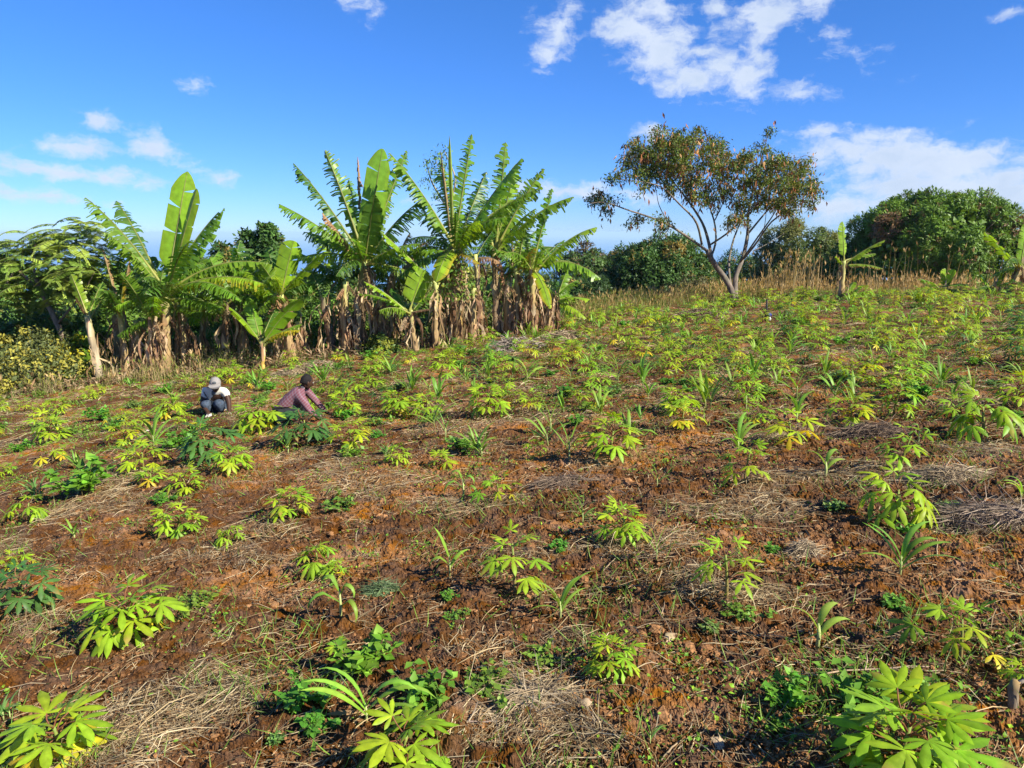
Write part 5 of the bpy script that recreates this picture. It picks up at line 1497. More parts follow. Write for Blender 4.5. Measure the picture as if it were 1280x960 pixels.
# ------------------------------------------------------------------ grasses of the field edge
def blades(mb, x, y, h, w, col, rng, lean=.25, k=4, heads=None):
    n = len(x)
    az = rng.uniform(0, 2 * PI, n); le = np.abs(rng.normal(0, lean, n)) * h
    s = np.linspace(0, 1, k)
    cx = x[:, None] + np.cos(az)[:, None] * le[:, None] * s[None] ** 2
    cy = y[:, None] + np.sin(az)[:, None] * le[:, None] * s[None] ** 2
    cz = H(x, y)[:, None] - .03 + h[:, None] * (s[None] - .15 * (le / h)[:, None] * s[None] ** 2)
    fa = rng.uniform(0, PI, n)
    S = np.stack([np.cos(fa), np.sin(fa), 0 * fa], 1)[:, None]
    W = (w[:, None] * np.interp(s, [0, .5, 1], [1, .8, .12])[None])[..., None]
    C = np.stack([cx, cy, cz], -1)
    V = np.stack([C - S * W, C + S * W], 2).reshape(-1, 3)
    base = (np.arange(n) * k * 2)[:, None]; i = np.arange(k - 1)[None] * 2
    Q = np.stack([base + i, base + i + 1, base + i + 3, base + i + 2], -1).reshape(-1, 4)
    mb.add(V, Q, np.repeat(col, k * 2, axis=0))
    if heads is not None:
        j = np.where(rng.rand(n) < heads)[0]
        if len(j):
            tip = C[j, -1]
            for _ in range(3):
                leaves(mb, tip - [0, 0, .04] * 1 + rng.normal(0, .01, (len(j), 3)), rng.normal(0, .25, (len(j), 3)) + [0, 0, 1], rdirs(len(j), rng), rng.uniform(.10, .22, len(j)), rng.uniform(.010, .02, len(j)), col[j] * [1.1, 1.0, .9])

def band(rng, n, x0, x1, d0, d1):
    x = rng.uniform(x0, x1, n); d = rng.uniform(d0, d1, n)
    return x, edge(x) + d

def build_grass():
    rng = np.random.RandomState(23)
    mb = MB()
    # tall tan grass behind the right part of the field
    x, y = band(rng, 15000, 5.0, 26, .3, 4.5)
    cl = sstep(-.2, .5, gnoise(x * .8, y * .8, 4) + .4 * gnoise(x * 2.5, y * 2.5, 6))
    k = rng.rand(len(x)) < .15 + .85 * cl; x, y, cl = x[k], y[k], cl[k]; n = len(x)
    px = project(np.stack([x, y, H(x, y)], 1))[0]
    tall = np.interp(px, [860, 930, 960, 1010, 1040, 1120, 1200, 1280], [.5, .55, .95, 1.05, .7, .68, .62, .6])
    pal = np.array([[.42, .30, .15], [.34, .23, .11], [.50, .38, .20], [.28, .20, .09]])
    blades(mb, x, y, tall * rng.uniform(.25, 1.0, n) ** 1.2 * (.45 + .7 * cl), rng.uniform(.004, .009, n), pal[rng.randint(0, 4, n)] * rng.uniform(.75, 1.2, (n, 1)), rng, .22, 4, .35)
    # a few very tall stalks
    n = 130; px = np.concatenate([rng.normal(985, 28, 95), rng.uniform(1060, 1270, 35)]); Y = rng.uniform(25.5, 28, n); x = (px - 640) / F * Y
    blades(mb, x, Y, rng.uniform(1.0, 1.75, n), rng.uniform(.006, .010, n), pal[rng.randint(0, 3, n)] * rng.uniform(.8, 1.1, (n, 1)), rng, .18, 5, .9)
    # mixed tan grass in front of the blossoming tree
    x, y = band(rng, 9000, 1.6, 9.5, -.2, 4.0); n = len(x)
    blades(mb, x, y, rng.uniform(.15, .75, n) * (.7 + .5 * gnoise(x, y, 8)), rng.uniform(.004, .008, n), np.where(rng.rand(n, 1) < .6, [[.38, .29, .13]], [[.17, .20, .05]]) * rng.uniform(.75, 1.2, (n, 1)), rng, .3, 4, .2)
    # straw coloured grass at the left
    x, y = band(rng, 22000, -20, -5.2, -.8, 2.4)
    cl = sstep(-.15, .5, gnoise(x * 1.1, y * 1.1, 14)); k = rng.rand(len(x)) < .12 + .88 * cl; x, y, cl = x[k], y[k], cl[k]; n = len(x)
    blades(mb, x, y, rng.uniform(.10, .5, n) * (.5 + .9 * cl), rng.uniform(.003, .007, n), np.where(rng.rand(n, 1) < .6, [[.42, .32, .17]], [[.20, .23, .06]]) * rng.uniform(.7, 1.2, (n, 1)), rng, .85, 5, .08)
    tag(mb.build('tall_dry_grass', M_GRASS, smooth=False), 'tall tan dry grass along the edge of the field', kind='stuff')
    mb = MB()
    x, y = band(rng, 16000, -20, 30, -.5, 2.6); n = len(x)
    g = np.where(rng.rand(n, 1) < .7, [[.12, .20, .035]], [[.22, .24, .05]]) * rng.uniform(.7, 1.3, (n, 1))
    blades(mb, x, y, rng.uniform(.06, .30, n), rng.uniform(.004, .009, n), g, rng, .5)
    x, y = band(rng, 30000, -24, 6, .2, 5); n = len(x)
    P = np.stack([x, y, H(x, y) + rng.uniform(0, .55, n) * rng.rand(n)], 1)
    leaves(mb, P, rdirs(n, rng) + [0, 0, .2], rdirs(n, rng) * .6 + [0, 0, 1], rng.uniform(.04, .12, n), rng.uniform(.010, .028, n), vary((.13, .21, .035), n, .5, rng))
    tag(mb.build('green_undergrowth', M_GRASS, smooth=False), 'green grass and weeds under the bananas and along the field edge', kind='stuff')
    # brown leaf litter under the bananas
    mb = MB()
    x = rng.uniform(-11, 2.5, 9000); y = edge(x) + np.abs(rng.normal(.7, .9, 9000)) - .3; n = len(x)
    P = np.stack([x, y, H(x, y) + rng.uniform(0, .22, n) * rng.rand(n)], 1)
    pal = np.array([B_BROWN, B_TAN, B_DKBROWN, B_TAN * .8])
    leaves(mb, P, rdirs(n, rng) * [1, 1, .35], rdirs(n, rng) * .5 + [0, 0, 1], rng.uniform(.10, .38, n), rng.uniform(.006, .03, n), pal[rng.randint(0, 4, n)] * rng.uniform(.7, 1.1, (n, 1)))
    tag(mb.build('banana_leaf_litter', M_DEADB, smooth=False), 'dry banana leaf litter lying under the banana clump', kind='stuff')
build_grass()

# woods on the slope below, only glimpsed between the trees
def build_far_wood():
    rng = np.random.RandomState(29); mb = MB()
    n = 2600
    x = rng.uniform(-75, 75, n); y = rng.uniform(58, 120, n)
    gz = H(x, y)
    for i in range(n):
        pass
    m = 12
    P = np.repeat(np.stack([x, y, gz + rng.uniform(.5, 3.5, n)], 1), m, axis=0) + rng.normal(0, 1.0, (n * m, 3)) * [1, 1, .7]
    leaves(mb, P, rdirs(n * m, rng), rdirs(n * m, rng) + [0, 0, .8], rng.uniform(.4, .8, n * m), rng.uniform(.12, .25, n * m), vary((.045, .085, .022), n * m, .4, rng))
    tag(mb.build('far_wood', M_TREE, smooth=False), 'dense green wood on the slope below the field', kind='stuff')
build_far_wood()
# ------------------------------------------------------------------ people
def skin_mesh(name, verts, edges, radii, root=0, sub=2):
    bm = bmesh.new()
    sl_ = bm.verts.layers.skin.verify()
    vs = [bm.verts.new(v) for v in verts]
    for a, b in edges: bm.edges.new((vs[a], vs[b]))
    for i, v in enumerate(vs):
        r = radii[i]
        v[sl_].radius = (r, r) if not isinstance(r, tuple) else r
        v[sl_].use_root = (i == root)
    me = bpy.data.meshes.new(name); bm.to_mesh(me); bm.free()
    o = bpy.data.objects.new(name, me); COL.objects.link(o)
    m = o.modifiers.new('skin', 'SKIN'); m.use_smooth_shade = True
    if sub:
        s_ = o.modifiers.new('sub', 'SUBSURF'); s_.levels = sub; s_.render_levels = sub
    dg = bpy.context.evaluated_depsgraph_get()
    out = bpy.data.meshes.new_from_object(o.evaluated_get(dg))
    out.name = name
    bpy.data.objects.remove(o); bpy.data.meshes.remove(me)
    for p in out.polygons: p.use_smooth = True
    return out

def simple(name, col, rough=.8, ns=60, namt=.2, bump=.3):
    return solidmat(name, rough, .2, ns, namt, bump, .003, base=col)

def plaid(name):
    m, nt = newmat(name)
    out = nd(nt, 'ShaderNodeOutputMaterial'); pr = nd(nt, 'ShaderNodeBsdfPrincipled'); pr.inputs['Roughness'].default_value = .9
    tc = nd(nt, 'ShaderNodeTexCoord'); sx = nd(nt, 'ShaderNodeSeparateXYZ'); nt.links.new(tc.outputs['Object'], sx.inputs[0])
    def mth(op, a, b=None):
        n = nd(nt, 'ShaderNodeMath', operation=op)
        for i, q in enumerate((a, b)):
            if q is None: continue
            if isinstance(q, (int, float)): n.inputs[i].default_value = q
            else: nt.links.new(q, n.inputs[i])
        return n.outputs[0]
    def lines(v, f):
        w = mth('SINE', mth('MULTIPLY', v, f)); return mth('GREATER_THAN', w, .55)
    l1 = lines(mth('ADD', sx.outputs[2], mth('MULTIPLY', sx.outputs[0], -.9)), 120.0)
    l2 = lines(mth('ADD', sx.outputs[0], mth('MULTIPLY', sx.outputs[2], .9)), 90.0)
    f = mth('MULTIPLY', mth('ADD', l1, l2), .42)
    mx = nd(nt, 'ShaderNodeMix', data_type='RGBA'); nt.links.new(f, mx.inputs['Factor'])
    mx.inputs[6].default_value = (.15, .048, .062, 1); mx.inputs[7].default_value = (.22, .16, .19, 1)
    nt.links.new(mx.outputs[2], pr.inputs['Base Color']); nt.links.new(pr.outputs[0], out.inputs['Surface'])
    return m

M_SKIN = simple('dark_skin_material', (.055, .028, .018), .5, 40, .12, .1)
M_HAIR = simple('black_hair_material', (.012, .010, .010), .8, 200, .3, .8)
M_WHITE = simple('eye_white_material', (.5, .47, .42), .4, 5, .02, 0)
M_GLOVE = simple('glove_material', (.42, .39, .36), .9, 120, .25, .5)
M_SHIRT = simple('pale_shirt_material', (.60, .57, .50), .9, 30, .15, .4)
M_SHADE_BADGE = simple('neck_shade_badge_material', (.10, .11, .12), .9, 30, .2, .4)  # grey for the neck shadow modelled on the shirt, also the cap badge
M_JEANS = simple('denim_material', (.055, .075, .11), .9, 25, .5, .4)
M_DARKTR = simple('dark_trousers_material', (.022, .024, .027), .9, 25, .4, .4)
M_CAP = simple('cap_material', (.24, .22, .205), .9, 60, .15, .4)
M_BOOT = simple('boot_material', (.05, .035, .025), .7, 30, .3, .3)
M_PLAID = plaid('plaid_cloth_material')

def hand_mesh(wrist, d, palmn, side, size=1.0, curl=.5, name='hand', gr=1.0):
    """wrist position, pointing direction d, palm normal, thumb side; five skinned chains"""
    d = norm(d); n = norm(np.asarray(palmn, float) - d * np.dot(palmn, d)); s = np.cross(d, n) * side
    V = [wrist, wrist + d * .045 * size]; E = [(0, 1)]; R = [.024 * gr, (.030 * gr)]
    for k, (off, L) in enumerate([(-.028, .066), (-.010, .076), (.010, .072), (.028, .056)]):
        b = wrist + d * .085 * size + s * off * size
        V.append(b); R.append(.012 * gr); E.append((1, len(V) - 1)); a = curl * .5; p = b
        for j in range(3):
            dd = d * math.cos(a) + n * math.sin(a)
            p = p + dd * L * size * [.45, .32, .23][j]; V.append(p); R.append([.0105, .0095, .008][j] * gr); E.append((len(V) - 2, len(V) - 1)); a += curl * .7
    b = wrist + d * .03 * size - s * .028 * size; V.append(b); R.append(.013 * gr); E.append((0, len(V) - 1)); p = b
    for j in range(2):
        p = p + norm(d * .7 - s * .6 + n * .35) * size * [.036, .028][j]; V.append(p); R.append([.0115, .0095][j] * gr); E.append((len(V) - 2, len(V) - 1))
    return [np.array(v) for v in V], E, R

def join_chain(V, E, R, V2, E2, R2, attach):
    o = len(V)
    V = V + list(V2); R = R + list(R2); E = E + [(a + o, b + o) for a, b in E2] + [(attach, o)]
    return V, E, R

def ell(name, c, r, mat, parent, rot=None, seg=16, f=None):
    bm = bmesh.new(); bmesh.ops.create_uvsphere(bm, u_segments=seg, v_segments=seg // 2 + 2, radius=1)
    for v in bm.verts:
        p = np.array(v.co)
        if f: p = f(p)
        p = p * r
        if rot is not None: p = rot @ p
        v.co = p + c
    me = bpy.data.meshes.new(name); bm.to_mesh(me); bm.free()
    for p in me.polygons: p.use_smooth = True
    return link(name, me, mat, parent)

def head(Vc, fwd, up, size=1.0):
    """head as part of the body surface: chin, jaw, skull chain; returns frame"""
    f = norm(fwd); u = norm(up - f * np.dot(up, f)); s = np.cross(f, u)
    return f, u, s

def add_face(parent, c, f, u, s, k=1.0, hair=True):
    Rm = np.stack([s, f, u], 1)
    for sd_ in (-1, 1):
        ell('eye', c + f * .088 * k + s * .032 * sd_ * k + u * .008 * k, np.array([.013, .008, .008]) * k, M_WHITE, parent, Rm, 10)
        ell('ear', c + s * .079 * sd_ * k - f * .008 * k - u * .005 * k, np.array([.010, .018, .030]) * k, M_SKIN, parent, Rm, 10)
    ell('nose', c + f * .103 * k - u * .018 * k, np.array([.018, .018, .022]) * k, M_SKIN, parent, Rm, 10)
    ell('mouth', c + f * .090 * k - u * .055 * k, np.array([.026, .012, .010]) * k, simple('lip_material', (.07, .03, .025), .5, 10, .05, 0) if 'lip_material' not in bpy.data.materials else bpy.data.materials['lip_material'], parent, Rm, 10)

def head_shape(c, f, u, s, k=1.0):
    """skull, jaw and neck volumes merged into one mesh"""
    bm = bmesh.new()
    Rm = np.stack([s, f, u], 1)
    bmesh.ops.create_uvsphere(bm, u_segments=20, v_segments=14, radius=1)
    for v in bm.verts:
        p = np.array(v.co)
        r = np.array([.076, .098, .118]) * k
        if p[2] < 0:           # jaw narrows and comes forward
            p[0] *= 1 - .28 * (-p[2]); p[1] = p[1] * (1 - .18 * -p[2]) + .10 * -p[2]
        q = p * r
        v.co = Rm @ q + c
    me = bpy.data.meshes.new('head'); bm.to_mesh(me); bm.free()
    for p in me.polygons: p.use_smooth = True
    return me

def merge_meshes(name, mes, mat):
    bm = bmesh.new()
    for me in mes: bm.from_mesh(me)
    out = bpy.data.meshes.new(name); bm.to_mesh(out); bm.free()
    for p in out.polygons: p.use_smooth = True
    out.materials.append(mat)
    return out

def A(*p): return np.array(p, float)

def person(loc, label, J, headf, headu, hand_dirs, mats, kind, size=1.0):
    """J: joints in metres relative to the feet, x right in the photo, y away, z up"""
    root = empty('person', loc, 0, size); tag(root, label, 'person')
    J = {a: b / size for a, b in J.items()}
    f, u, s = head(None, A(*headf), A(*headu))
    hc = J['head']
    order = ['pelvis', 'waist', 'chest', 'neck', 'head0', 'shL', 'elL', 'wrL', 'shR', 'elR', 'wrR', 'hipL', 'knL', 'anL', 'hipR', 'knR', 'anR']
    J['head0'] = hc - u * .06
    V = [J[k] for k in order]; ix = {k: i for i, k in enumerate(order)}
    R = [.125, .115, (.13), .058, .055, .062, .043, .029, .062, .043, .029, .095, .062, .042, .095, .062, .042]
    E = [('pelvis', 'waist'), ('waist', 'chest'), ('chest', 'neck'), ('neck', 'head0'), ('chest', 'shL'), ('shL', 'elL'), ('elL', 'wrL'), ('chest', 'shR'), ('shR', 'elR'), ('elR', 'wrR'),
         ('pelvis', 'hipL'), ('hipL', 'knL'), ('knL', 'anL'), ('pelvis', 'hipR'), ('hipR', 'knR'), ('knR', 'anR')]
    E = [(ix[a], ix[b]) for a, b in E]
    gl = kind == 'cap'
    hands = []
    for w, sd_ in (('L', 1), ('R', -1)):
        hv, he, hr = hand_mesh(J['wr' + w], A(*hand_dirs[w]), A(0, 0, -1) + A(*hand_dirs[w]) * .0 + A(0, -.3, 0), sd_, 1.0, .55)
        V, E, R = join_chain(V, E, R, hv[1:], [(a - 1, b - 1) for a, b in he if a > 0 and b > 0], hr[1:], ix['wr' + w])
        o = len(V)
        # thumb root starts at the wrist
        th = [i for i, (a, b) in enumerate(he) if a == 0 and b > 1]
        for t in th: E.append((ix['wr' + w], len(V) - len(hv) + 1 + he[t][1] - 1))
        hands.append((hv, he, hr))
    E = list(dict.fromkeys(tuple(sorted(e)) for e in E))
    body = skin_mesh('body', V, E, R, 0, 1)
    bo = link('body', merge_meshes('body', [body, head_shape(hc, f, u, s)], M_SKIN), None, root)
    add_face(bo, hc, f, u, s)
    # clothing follows the body, a little larger
    def cloth(name, keys, edges, radii, mat, sub=2):
        me = skin_mesh(name, [J[k] for k in keys], [(keys.index(a), keys.index(b)) for a, b in edges], radii, 0, sub)
        return link(name, me, mat, root)
    def mid(a, b, t): return J[a] + (J[b] - J[a]) * t
    if kind == 'cap':
        J['slL'] = mid('shL', 'elL', .62); J['slR'] = mid('shR', 'elR', .62)
        arms = [('shL', 'slL'), ('shR', 'slR')]; ak = ['slL', 'slR']; ar = [.062, .062]
    else:
        J['slL'] = mid('elL', 'wrL', .92); J['slR'] = mid('elR', 'wrR', .92)
        arms = [('shL', 'elL'), ('elL', 'slL'), ('shR', 'elR'), ('elR', 'slR')]; ak = ['elL', 'elR', 'slL', 'slR']; ar = [.054, .054, .042, .042]
    J['collar'] = mid('chest', 'neck', .72)
    keys = ['waist', 'pelvis', 'chest', 'collar', 'shL', 'shR'] + ak
    cloth('shirt', keys, [('waist', 'pelvis'), ('waist', 'chest'), ('chest', 'collar'), ('chest', 'shL'), ('chest', 'shR')] + arms, [.135, .138, .15, .075, .078, .078] + ar, mats['shirt'])
    J['cuL'] = mid('knL', 'anL', .9); J['cuR'] = mid('knR', 'anR', .9)
    cloth('trousers', ['pelvis', 'hipL', 'hipR', 'knL', 'knR', 'cuL', 'cuR'], [('pelvis', 'hipL'), ('pelvis', 'hipR'), ('hipL', 'knL'), ('hipR', 'knR'), ('knL', 'cuL'), ('knR', 'cuR')], [.145, .112, .112, .077, .077, .060, .060], mats['trousers'])
    for w in 'LR':
        a = J['an' + w]; d = A(*J['toe']) if 'toe' in J else A(0, -1, 0)
        me = skin_mesh('boot', [a + A(0, 0, .03), A(a[0], a[1], .035), A(a[0], a[1], .032) + d * .09, A(a[0], a[1], .026) + d * .17, A(a[0], a[1], .035) - d * .05], [(0, 1), (1, 2), (2, 3), (1, 4)], [.052, .046, .044, .034, .040], 1, 1)
        link('boot', me, M_BOOT, root)
    Rm = np.stack([s, f, u], 1)
    if kind == 'cap':
        for (hv, he, hr) in hands:
            me = skin_mesh('glove', hv, he, [r * 1.16 for r in hr], 0, 1); link('glove', me, M_GLOVE, root)
        # waist and chest points, not drawn
        J['v0'] = J['waist'] + A(0, 0, 0); J['v1'] = J['chest'] + A(0, 0, .0)
        cap = ell('cap', hc + u * .028 - f * .004, np.array([.088, .108, .105]), M_CAP, root, Rm, 20, lambda p: np.array([p[0], p[1], max(p[2], -.12)]))
        mb = MB(); t = np.linspace(-1, 1, 9)
        Q = []; Vv = []
        for a_ in t:
            for r_ in (0, .5, 1):
                ang = a_ * 1.1
                base = A(math.sin(ang) * .086, math.cos(ang) * .104, .020); outw = A(math.sin(ang) * .35, 1, -.28) * .085 * r_ * (1 - .35 * a_ * a_)
                Vv.append(hc + u * .01 + Rm @ (base + outw))
        for z in (0, .006):
            pass
        Vv = np.array(Vv); up2 = Vv + u * .007
        n3 = len(Vv); allv = np.concatenate([Vv, up2])
        for i in range(8):
            for j in range(2):
                q = [i * 3 + j, i * 3 + j + 1, (i + 1) * 3 + j + 1, (i + 1) * 3 + j]
                Q.append(q[::-1]); Q.append([x + n3 for x in q])
            e = [i * 3 + 2, (i + 1) * 3 + 2]; Q.append([e[0], e[0] + n3, e[1] + n3, e[1]])
        mb.add(allv, Q, (1, 1, 1)); br = mb.build('brim', M_CAP, cap)
        bt = ell('button', hc + u * .134, np.array([.012, .012, .007]), M_CAP, cap, Rm, 8)
        bd = ell('badge', hc + f * .094 + u * .072, np.array([.030, .012, .024]), M_SHADE_BADGE, cap, Rm, 10); bd['label'] = 'dark round badge on the cap front'
        # dark strip over neck and chest, standing in for the neck shadow
        me = skin_mesh('neck_shade', [J['waist'] + A(-.02, -.03, .02), J['chest'] + A(-.03, -.055, .0), J['neck'] + A(0, -.01, -.03)], [(0, 1), (1, 2)], [.035, .06, .064], 1, 2)
        link('neck_shade', me, M_SHADE_BADGE, root)
    else:
        def fh(p):
            return p
        ell('hair', hc + u * .022 - f * .016, np.array([.081, .095, .108]), M_HAIR, root, Rm, 20, lambda p: np.array([p[0], p[1] - max(0, -p[2]) * .35, max(p[2], -.45)]))
        me = skin_mesh('shirt_collar', [J['neck'] + s * .05, J['neck'] - f * .055 + u * .0, J['neck'] - s * .05], [(0, 1), (1, 2)], [.026, .028, .026], 1, 1)
        link('shirt_collar', me, simple('collar_material', (.06, .055, .07), .9), root)
    return root

k = (P1[1] * cp - (P1[2] - 1.57) * sp) / F / 6.4
print('people', P1, P2, k)
def j1(x, y, d): return A((x - 270) * k, d, (478 - y) * k)
J1 = dict(pelvis=j1(222, 395, .22), waist=j1(240, 350, .14), chest=j1(272, 305, .03), neck=j1(296, 258, -.03), head=j1(304, 222, -.08),
          shL=j1(196, 284, .02), elL=j1(182, 385, -.06), wrL=j1(262, 440, -.20), shR=j1(364, 284, .0), elR=j1(400, 368, -.08), wrR=j1(420, 436, -.20),
          hipL=j1(175, 405, .16), knL=j1(222, 365, -.14), anL=j1(220, 452, .02), hipR=j1(262, 408, .15), knR=j1(340, 362, -.14), anR=j1(312, 452, .02))
person(P1, 'crouching worker in a grey cap and pale shirt, wearing work gloves', J1, (.28, -.94, -.16), (.05, -.1, 1), dict(L=(.5, -.75, -.28), R=(.2, -.85, -.28)), dict(shirt=M_SHIRT, trousers=M_JEANS), 'cap', k / .00202)

k = (P2[1] * cp - (P2[2] - 1.57) * sp) / F / 6.4
def j2(x, y, d): return A((x - 860) * k, d, (570 - y) * k)
J2 = dict(pelvis=j2(775, 470, .0), waist=j2(805, 420, .02), chest=j2(885, 350, .05), neck=j2(948, 292, .08), head=j2(976, 248, .10),
          shL=j2(935, 318, .22), elL=j2(1020, 440, .26), wrL=j2(1100, 515, .20), shR=j2(958, 345, -.10), elR=j2(1025, 455, -.12), wrR=j2(1118, 515, -.12),
          hipL=j2(800, 480, .10), knL=j2(950, 430, .14), anL=j2(880, 545, .14), hipR=j2(800, 490, -.10), knR=j2(945, 445, -.10), anR=j2(872, 550, -.08), toe=(1, 0, 0))
g2 = P2.copy()
person(g2, 'crouching worker in a purple red plaid shirt seen from behind, reaching to the right', J2, (.78, .55, -.25), (.2, .1, 1), dict(L=(.9, 0, -.25), R=(.9, -.1, -.3)), dict(shirt=M_PLAID, trousers=M_DARKTR), 'bare', k / .00202)

# ------------------------------------------------------------------ small things lying about
def stick(px0, py0, px1, py1, r, col, label, bow=.02, lift=.02):
    a = gp(px0, py0); b = gp(px1, py1)
    t = np.linspace(0, 1, 7)
    rng = np.random.RandomState(int(px0 + py0))
    P = (b - a)[None] * t[:, None]; P[:, 2] += lift * .5 + .5 * bow * np.sin(t * PI); P[1:-1] += rng.normal(0, .012, (5, 3)) * np.linalg.norm(b - a) * [1, 1, .5]
    mb = MB(); tube(mb, P, .62 * r * np.linspace(1, .5, 7), vary(col, 7, .2, rng), 6)
    m = P[3]
    if np.linalg.norm(b - a) > .2: tube(mb, [m, m + A(.02, .03, .02), m + A(.03, .06, .035)], [r * .5, r * .4, r * .2], col, 4, cap=False)
    o = mb.build('dead_stalk', M_BARK); o.location = a
    tag(o, label, 'dead stalk')
tanc = (.38, .29, .17)
stick(538, 909, 636, 906, .008, (.22, .17, .13), 'long dark dead stalk lying level above the bare soil at bottom centre')
stick(474, 822, 502, 814, .006, (.30, .23, .14), 'short pale stalk lying above the broad arching maize')
stick(754, 716, 772, 700, .006, (.30, .23, .14), 'short pale stalk on bare soil right of the tall thin cassava')
stick(470, 772, 488, 757, .005, (.28, .21, .13), 'short pale stalk right of the pale maize with hanging leaves')
stick(780, 850, 832, 833, .005, tanc, 'bowed tan stalk at the foot of the leafy cassava', .05)
stick(1000, 850, 1160, 838, .006, (.34, .25, .17), 'long crooked brown stalk behind the very large dense cassava', .03)
stick(1084, 846, 1094, 822, .004, (.28, .21, .13), 'thin upright twig above the very large dense cassava', .0, .03)
stick(960, 775, 995, 760, .006, tanc, 'tan stalk lying right of the spreading weed under the red stemmed cassava')
stick(826, 955, 852, 930, .006, (.28, .21, .13), 'tan stalk lying just right of the narrow upright maize')
stick(812, 752, 842, 800, .004, (.30, .22, .15), 'thin brown stalk slanting left of the grey green ragged weed', .02)
stick(1171, 700, 1171, 680, .005, tanc, 'short tan stalk sticking up right of the leafy arching maize', .0, .03)
stick(690, 912, 716, 896, .005, (.42, .33, .23), 'grey brown stalk on the straw at bottom centre')

def curled_leaf(px, py, L, W, col, label, az):
    g = gp(px, py); rng = np.random.RandomState(int(px))
    t = np.linspace(-.5, .5, 9); mb = MB()
    P = np.stack([t * L * math.cos(az), t * L * math.sin(az), .012 + .02 * np.cos(t * 5) * rng.rand()], 1)
    ribbon(mb, P, [-math.sin(az), math.cos(az), .25], W * np.interp(t, [-.5, -.2, .1, .5], [.1, .8, 1, .05]), vary(col, 9, .15, rng), fold=.5)
    o = mb.build('fallen_leaf', M_DEADB); o.location = g; tag(o, label, 'fallen leaf')
curled_leaf(676, 917, .10, .016, (.45, .22, .08), 'orange brown fallen leaf on soil at bottom centre', .1)
curled_leaf(648, 931, .09, .016, (.48, .25, .10), 'orange brown fallen leaf just below the other one at bottom centre', .2)
curled_leaf(733, 886, .11, .02, (.44, .34, .20), 'tan curled fallen leaf below the leafy cassava', -.1)
curled_leaf(838, 800, .12, .022, (.46, .34, .20), 'tan folded fallen leaf right of the leafy cassava', .9)
curled_leaf(795, 820, .13, .016, (.34, .20, .10), 'long brown fallen leaf touching the leafy cassava', -.1)
curled_leaf(900, 930, .07, .03, (.50, .38, .24), 'pale curled fallen leaf near the bottom edge right of the narrow maize', 1.2)
curled_leaf(1117, 783, .10, .012, (.35, .38, .04), 'yellow green fallen maize blade right of the small spreading maize', -.3)
curled_leaf(430, 896, .14, .012, (.40, .26, .12), 'brown withered blade at the foot of the broad arching maize', .1)

def scrap(px, py, s, col, label, name='paper_scrap', hgt=.6):
    g = gp(px, py); rng = np.random.RandomState(int(px)); n = 6
    u = np.linspace(-1, 1, n); X, Y = np.meshgrid(u, u)
    Z = .35 * rng.normal(size=(n, n)) * .6 + hgt
    V = np.stack([X + .2 * rng.normal(size=(n, n)), Y * .6 + .2 * rng.normal(size=(n, n)), Z], -1).reshape(-1, 3) * s
    Q = [(i * n + j, i * n + j + 1, (i + 1) * n + j + 1, (i + 1) * n + j) for i in range(n - 1) for j in range(n - 1)]
    mb = MB(); mb.add(V, Q, vary(col, len(V), .1, rng)); o = mb.build(name, M_STRAW); o.location = g
    tag(o, label, 'scrap')
scrap(633, 735, .018, (.62, .58, .52), 'small white scrap at the foot of the tall thin cassava')
scrap(748, 688, .022, (.16, .16, .17), 'crumpled dark grey plastic scrap right of the tall thin cassava', 'plastic_scrap')
scrap(1211, 493, .07, (.62, .62, .55), 'whitish crumpled scrap among the far right rows', 'plastic_scrap')
scrap(187, 541, .05, (.55, .48, .42), 'pale scrap on red soil left of the workers', 'paper_scrap')
scrap(84, 738, .014, (.6, .55, .52), 'tiny white scrap right of the dark cassava at the left edge', 'paper_scrap')

# cut stem standing at the right edge
def cut_stem():
    g = gp(1264, 892); mb = MB()
    P = [A(0, 0, -.03), A(.0, .0, .04), A(-.004, .005, .085), A(.004, .006, .115)]
    tube(mb, P, [.016, .015, .017, .013], [(.20, .15, .10), (.26, .20, .14), (.17, .12, .08), (.30, .20, .09)], 8)
    tube(mb, [A(0, 0, .105), A(.05, .01, .12), A(.11, .02, .15)], [.008, .006, .004], (.36, .28, .2), 6)
    o = mb.build('cut_stem', M_BARK); o.location = g; tag(o, 'short thick cut cassava stem standing upright near the right edge', 'cut stem')
cut_stem()

# thin black stake with a blue and white bag at the far edge
def stake():
    g = gp(957, 402); root = empty('stake', g); tag(root, 'thin black stake at the far field edge holding a blue and white bag', 'stake')
    mb = MB(); tube(mb, [A(0, 0, -.1), A(0, 0, .25), A(-.01, 0, .56)], [.026, .03, .018], (.012, .012, .014), 6); tube(mb, [A(0, 0, .18), A(-.06, 0, .26), A(-.05, 0, .34)], [.014, .014, .01], (.012, .012, .014), 5)
    mb.build('post', M_STEM, root)
    def bag(z, h, r, col, name):
        m = MB(); t = np.linspace(0, 1, 6); rr = r * np.array([.55, .95, 1.05, .95, .75, .35]) * np.random.RandomState(2).uniform(.85, 1.15, 6)
        tube(m, np.stack([.075 + 0 * t, -.04 + .02 * t, z + h * t], 1), rr, col, 8, jitter=.12); m.build(name, M_STEM, root)
    bag(.02, .12, .045, (.45, .46, .50), 'white_bag'); bag(.13, .09, .055, (.02, .025, .22), 'blue_bag')
stake()

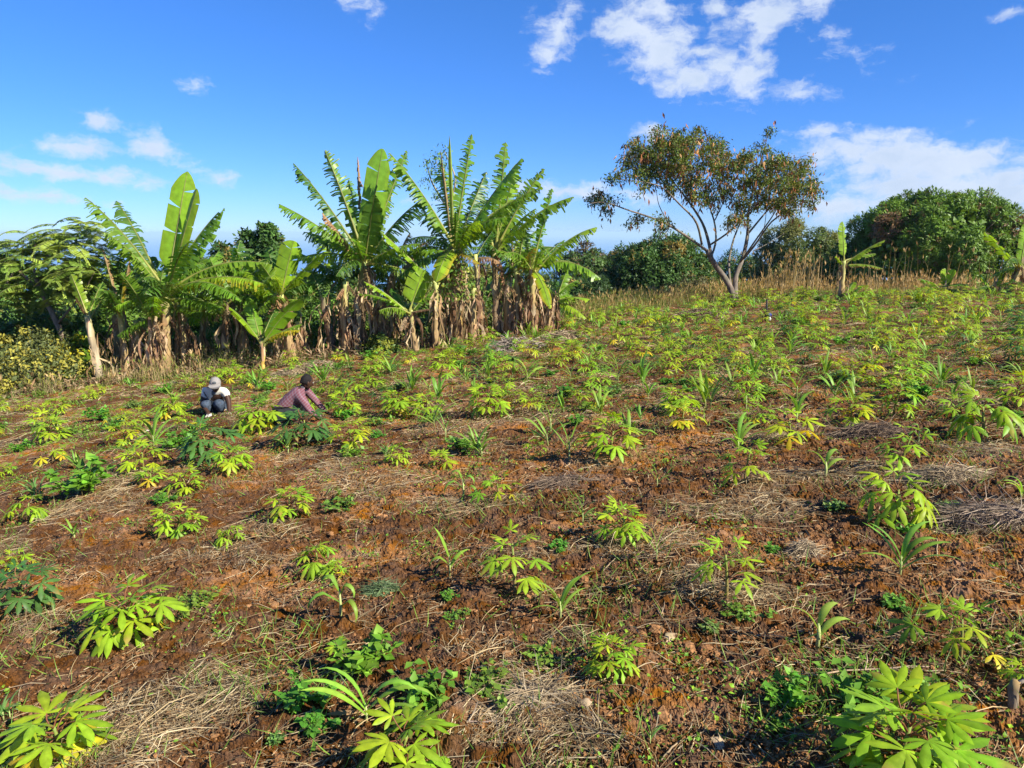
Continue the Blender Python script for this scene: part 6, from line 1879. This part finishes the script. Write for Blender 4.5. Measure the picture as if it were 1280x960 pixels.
# heaps of cut straw
def heap(px, py, wpx, hgt, label, n=900, col=((.40, .30, .18), (.30, .22, .14), (.48, .38, .25)), seed=0, squash=.5):
    g = gp(px, py); rng = np.random.RandomState(seed + int(px)); w = wpx * g[1] / F * .5
    az = rng.uniform(0, 2 * PI, n); rr = np.sqrt(rng.rand(n)); ph = rng.uniform(0, 6, 2); wob = 1 + .3 * np.sin(2 * az + ph[0]) + .25 * np.sin(3 * az + ph[1])
    w = w * wob
    x = np.cos(az) * rr * w; y = np.sin(az) * rr * w * squash
    top = hgt * (1 - rr ** 2) * rng.uniform(.35, 1, n)
    mb = MB()
    P = np.stack([x, y, H(g[0] + x, g[1] + y) - g[2] + top], 1)
    D = rdirs(n, rng) * [1, .8, .13] + [.35, 0, 0] * np.sign(rng.normal(size=(n, 1))); N = rdirs(n, rng) * .7 + [0, 0, 1]
    L = rng.uniform(.10, .34, n) * np.minimum(1, w / .35 + .2); P = P - D * L[:, None] * .5
    pal = np.array(col)
    leaves(mb, P, D, N, L, np.maximum(.0018, .00055 * g[1]) * rng.uniform(.7, 1.5, n), pal[rng.randint(0, len(pal), n)] * rng.uniform(.7, 1.2, (n, 1)), .2)
    o = mb.build('straw_heap', M_STRAW, smooth=False); o.location = g; tag(o, label, 'straw heap')
heap(398, 462, 62, .22, 'pale straw heap behind the worker in the plaid shirt', 1400)
heap(362, 468, 40, .14, 'low straw heap between the young yellow leaved banana and the plaid shirt worker', 700)
heap(640, 436, 84, .25, 'grey stalk heap at the foot of the centre bananas', 1600, ((.36, .29, .23), (.28, .22, .17), (.42, .35, .29)))
heap(702, 424, 50, .22, 'brown heap below the low banana right of the clump', 900)
heap(870, 396, 70, .25, 'brownish heap of dry weeds in front of the pod laden tree', 1100, ((.26, .18, .12), (.33, .24, .16), (.2, .14, .09)))
heap(1222, 655, 120, .12, 'large brown straw mound near the right edge', 2600, ((.30, .22, .16), (.22, .155, .11), (.36, .28, .21)))
heap(1180, 602, 80, .10, 'pale straw mound behind the large brown one near the right edge', 1600)
heap(1085, 548, 70, .14, 'dark brown straw mound under the bent yellow green cassava', 1300, ((.20, .14, .10), (.26, .19, .13), (.15, .10, .07)))
heap(1003, 695, 44, .10, 'spiky straw tuft right of the red stemmed cassava', 500)
heap(478, 742, 52, .07, 'heap of wilted green weeds right of the pale hanging leaved maize', 420, ((.13, .19, .08), (.17, .23, .11), (.10, .15, .06)))
heap(702, 606, 60, .07, 'dark straw mat left of the short lone maize', 900, ((.22, .16, .11), (.28, .2, .14), (.16, .11, .08)))
heap(666, 878, 110, .05, 'loose straw mat at bottom centre left of the fallen tan leaf', 1500)
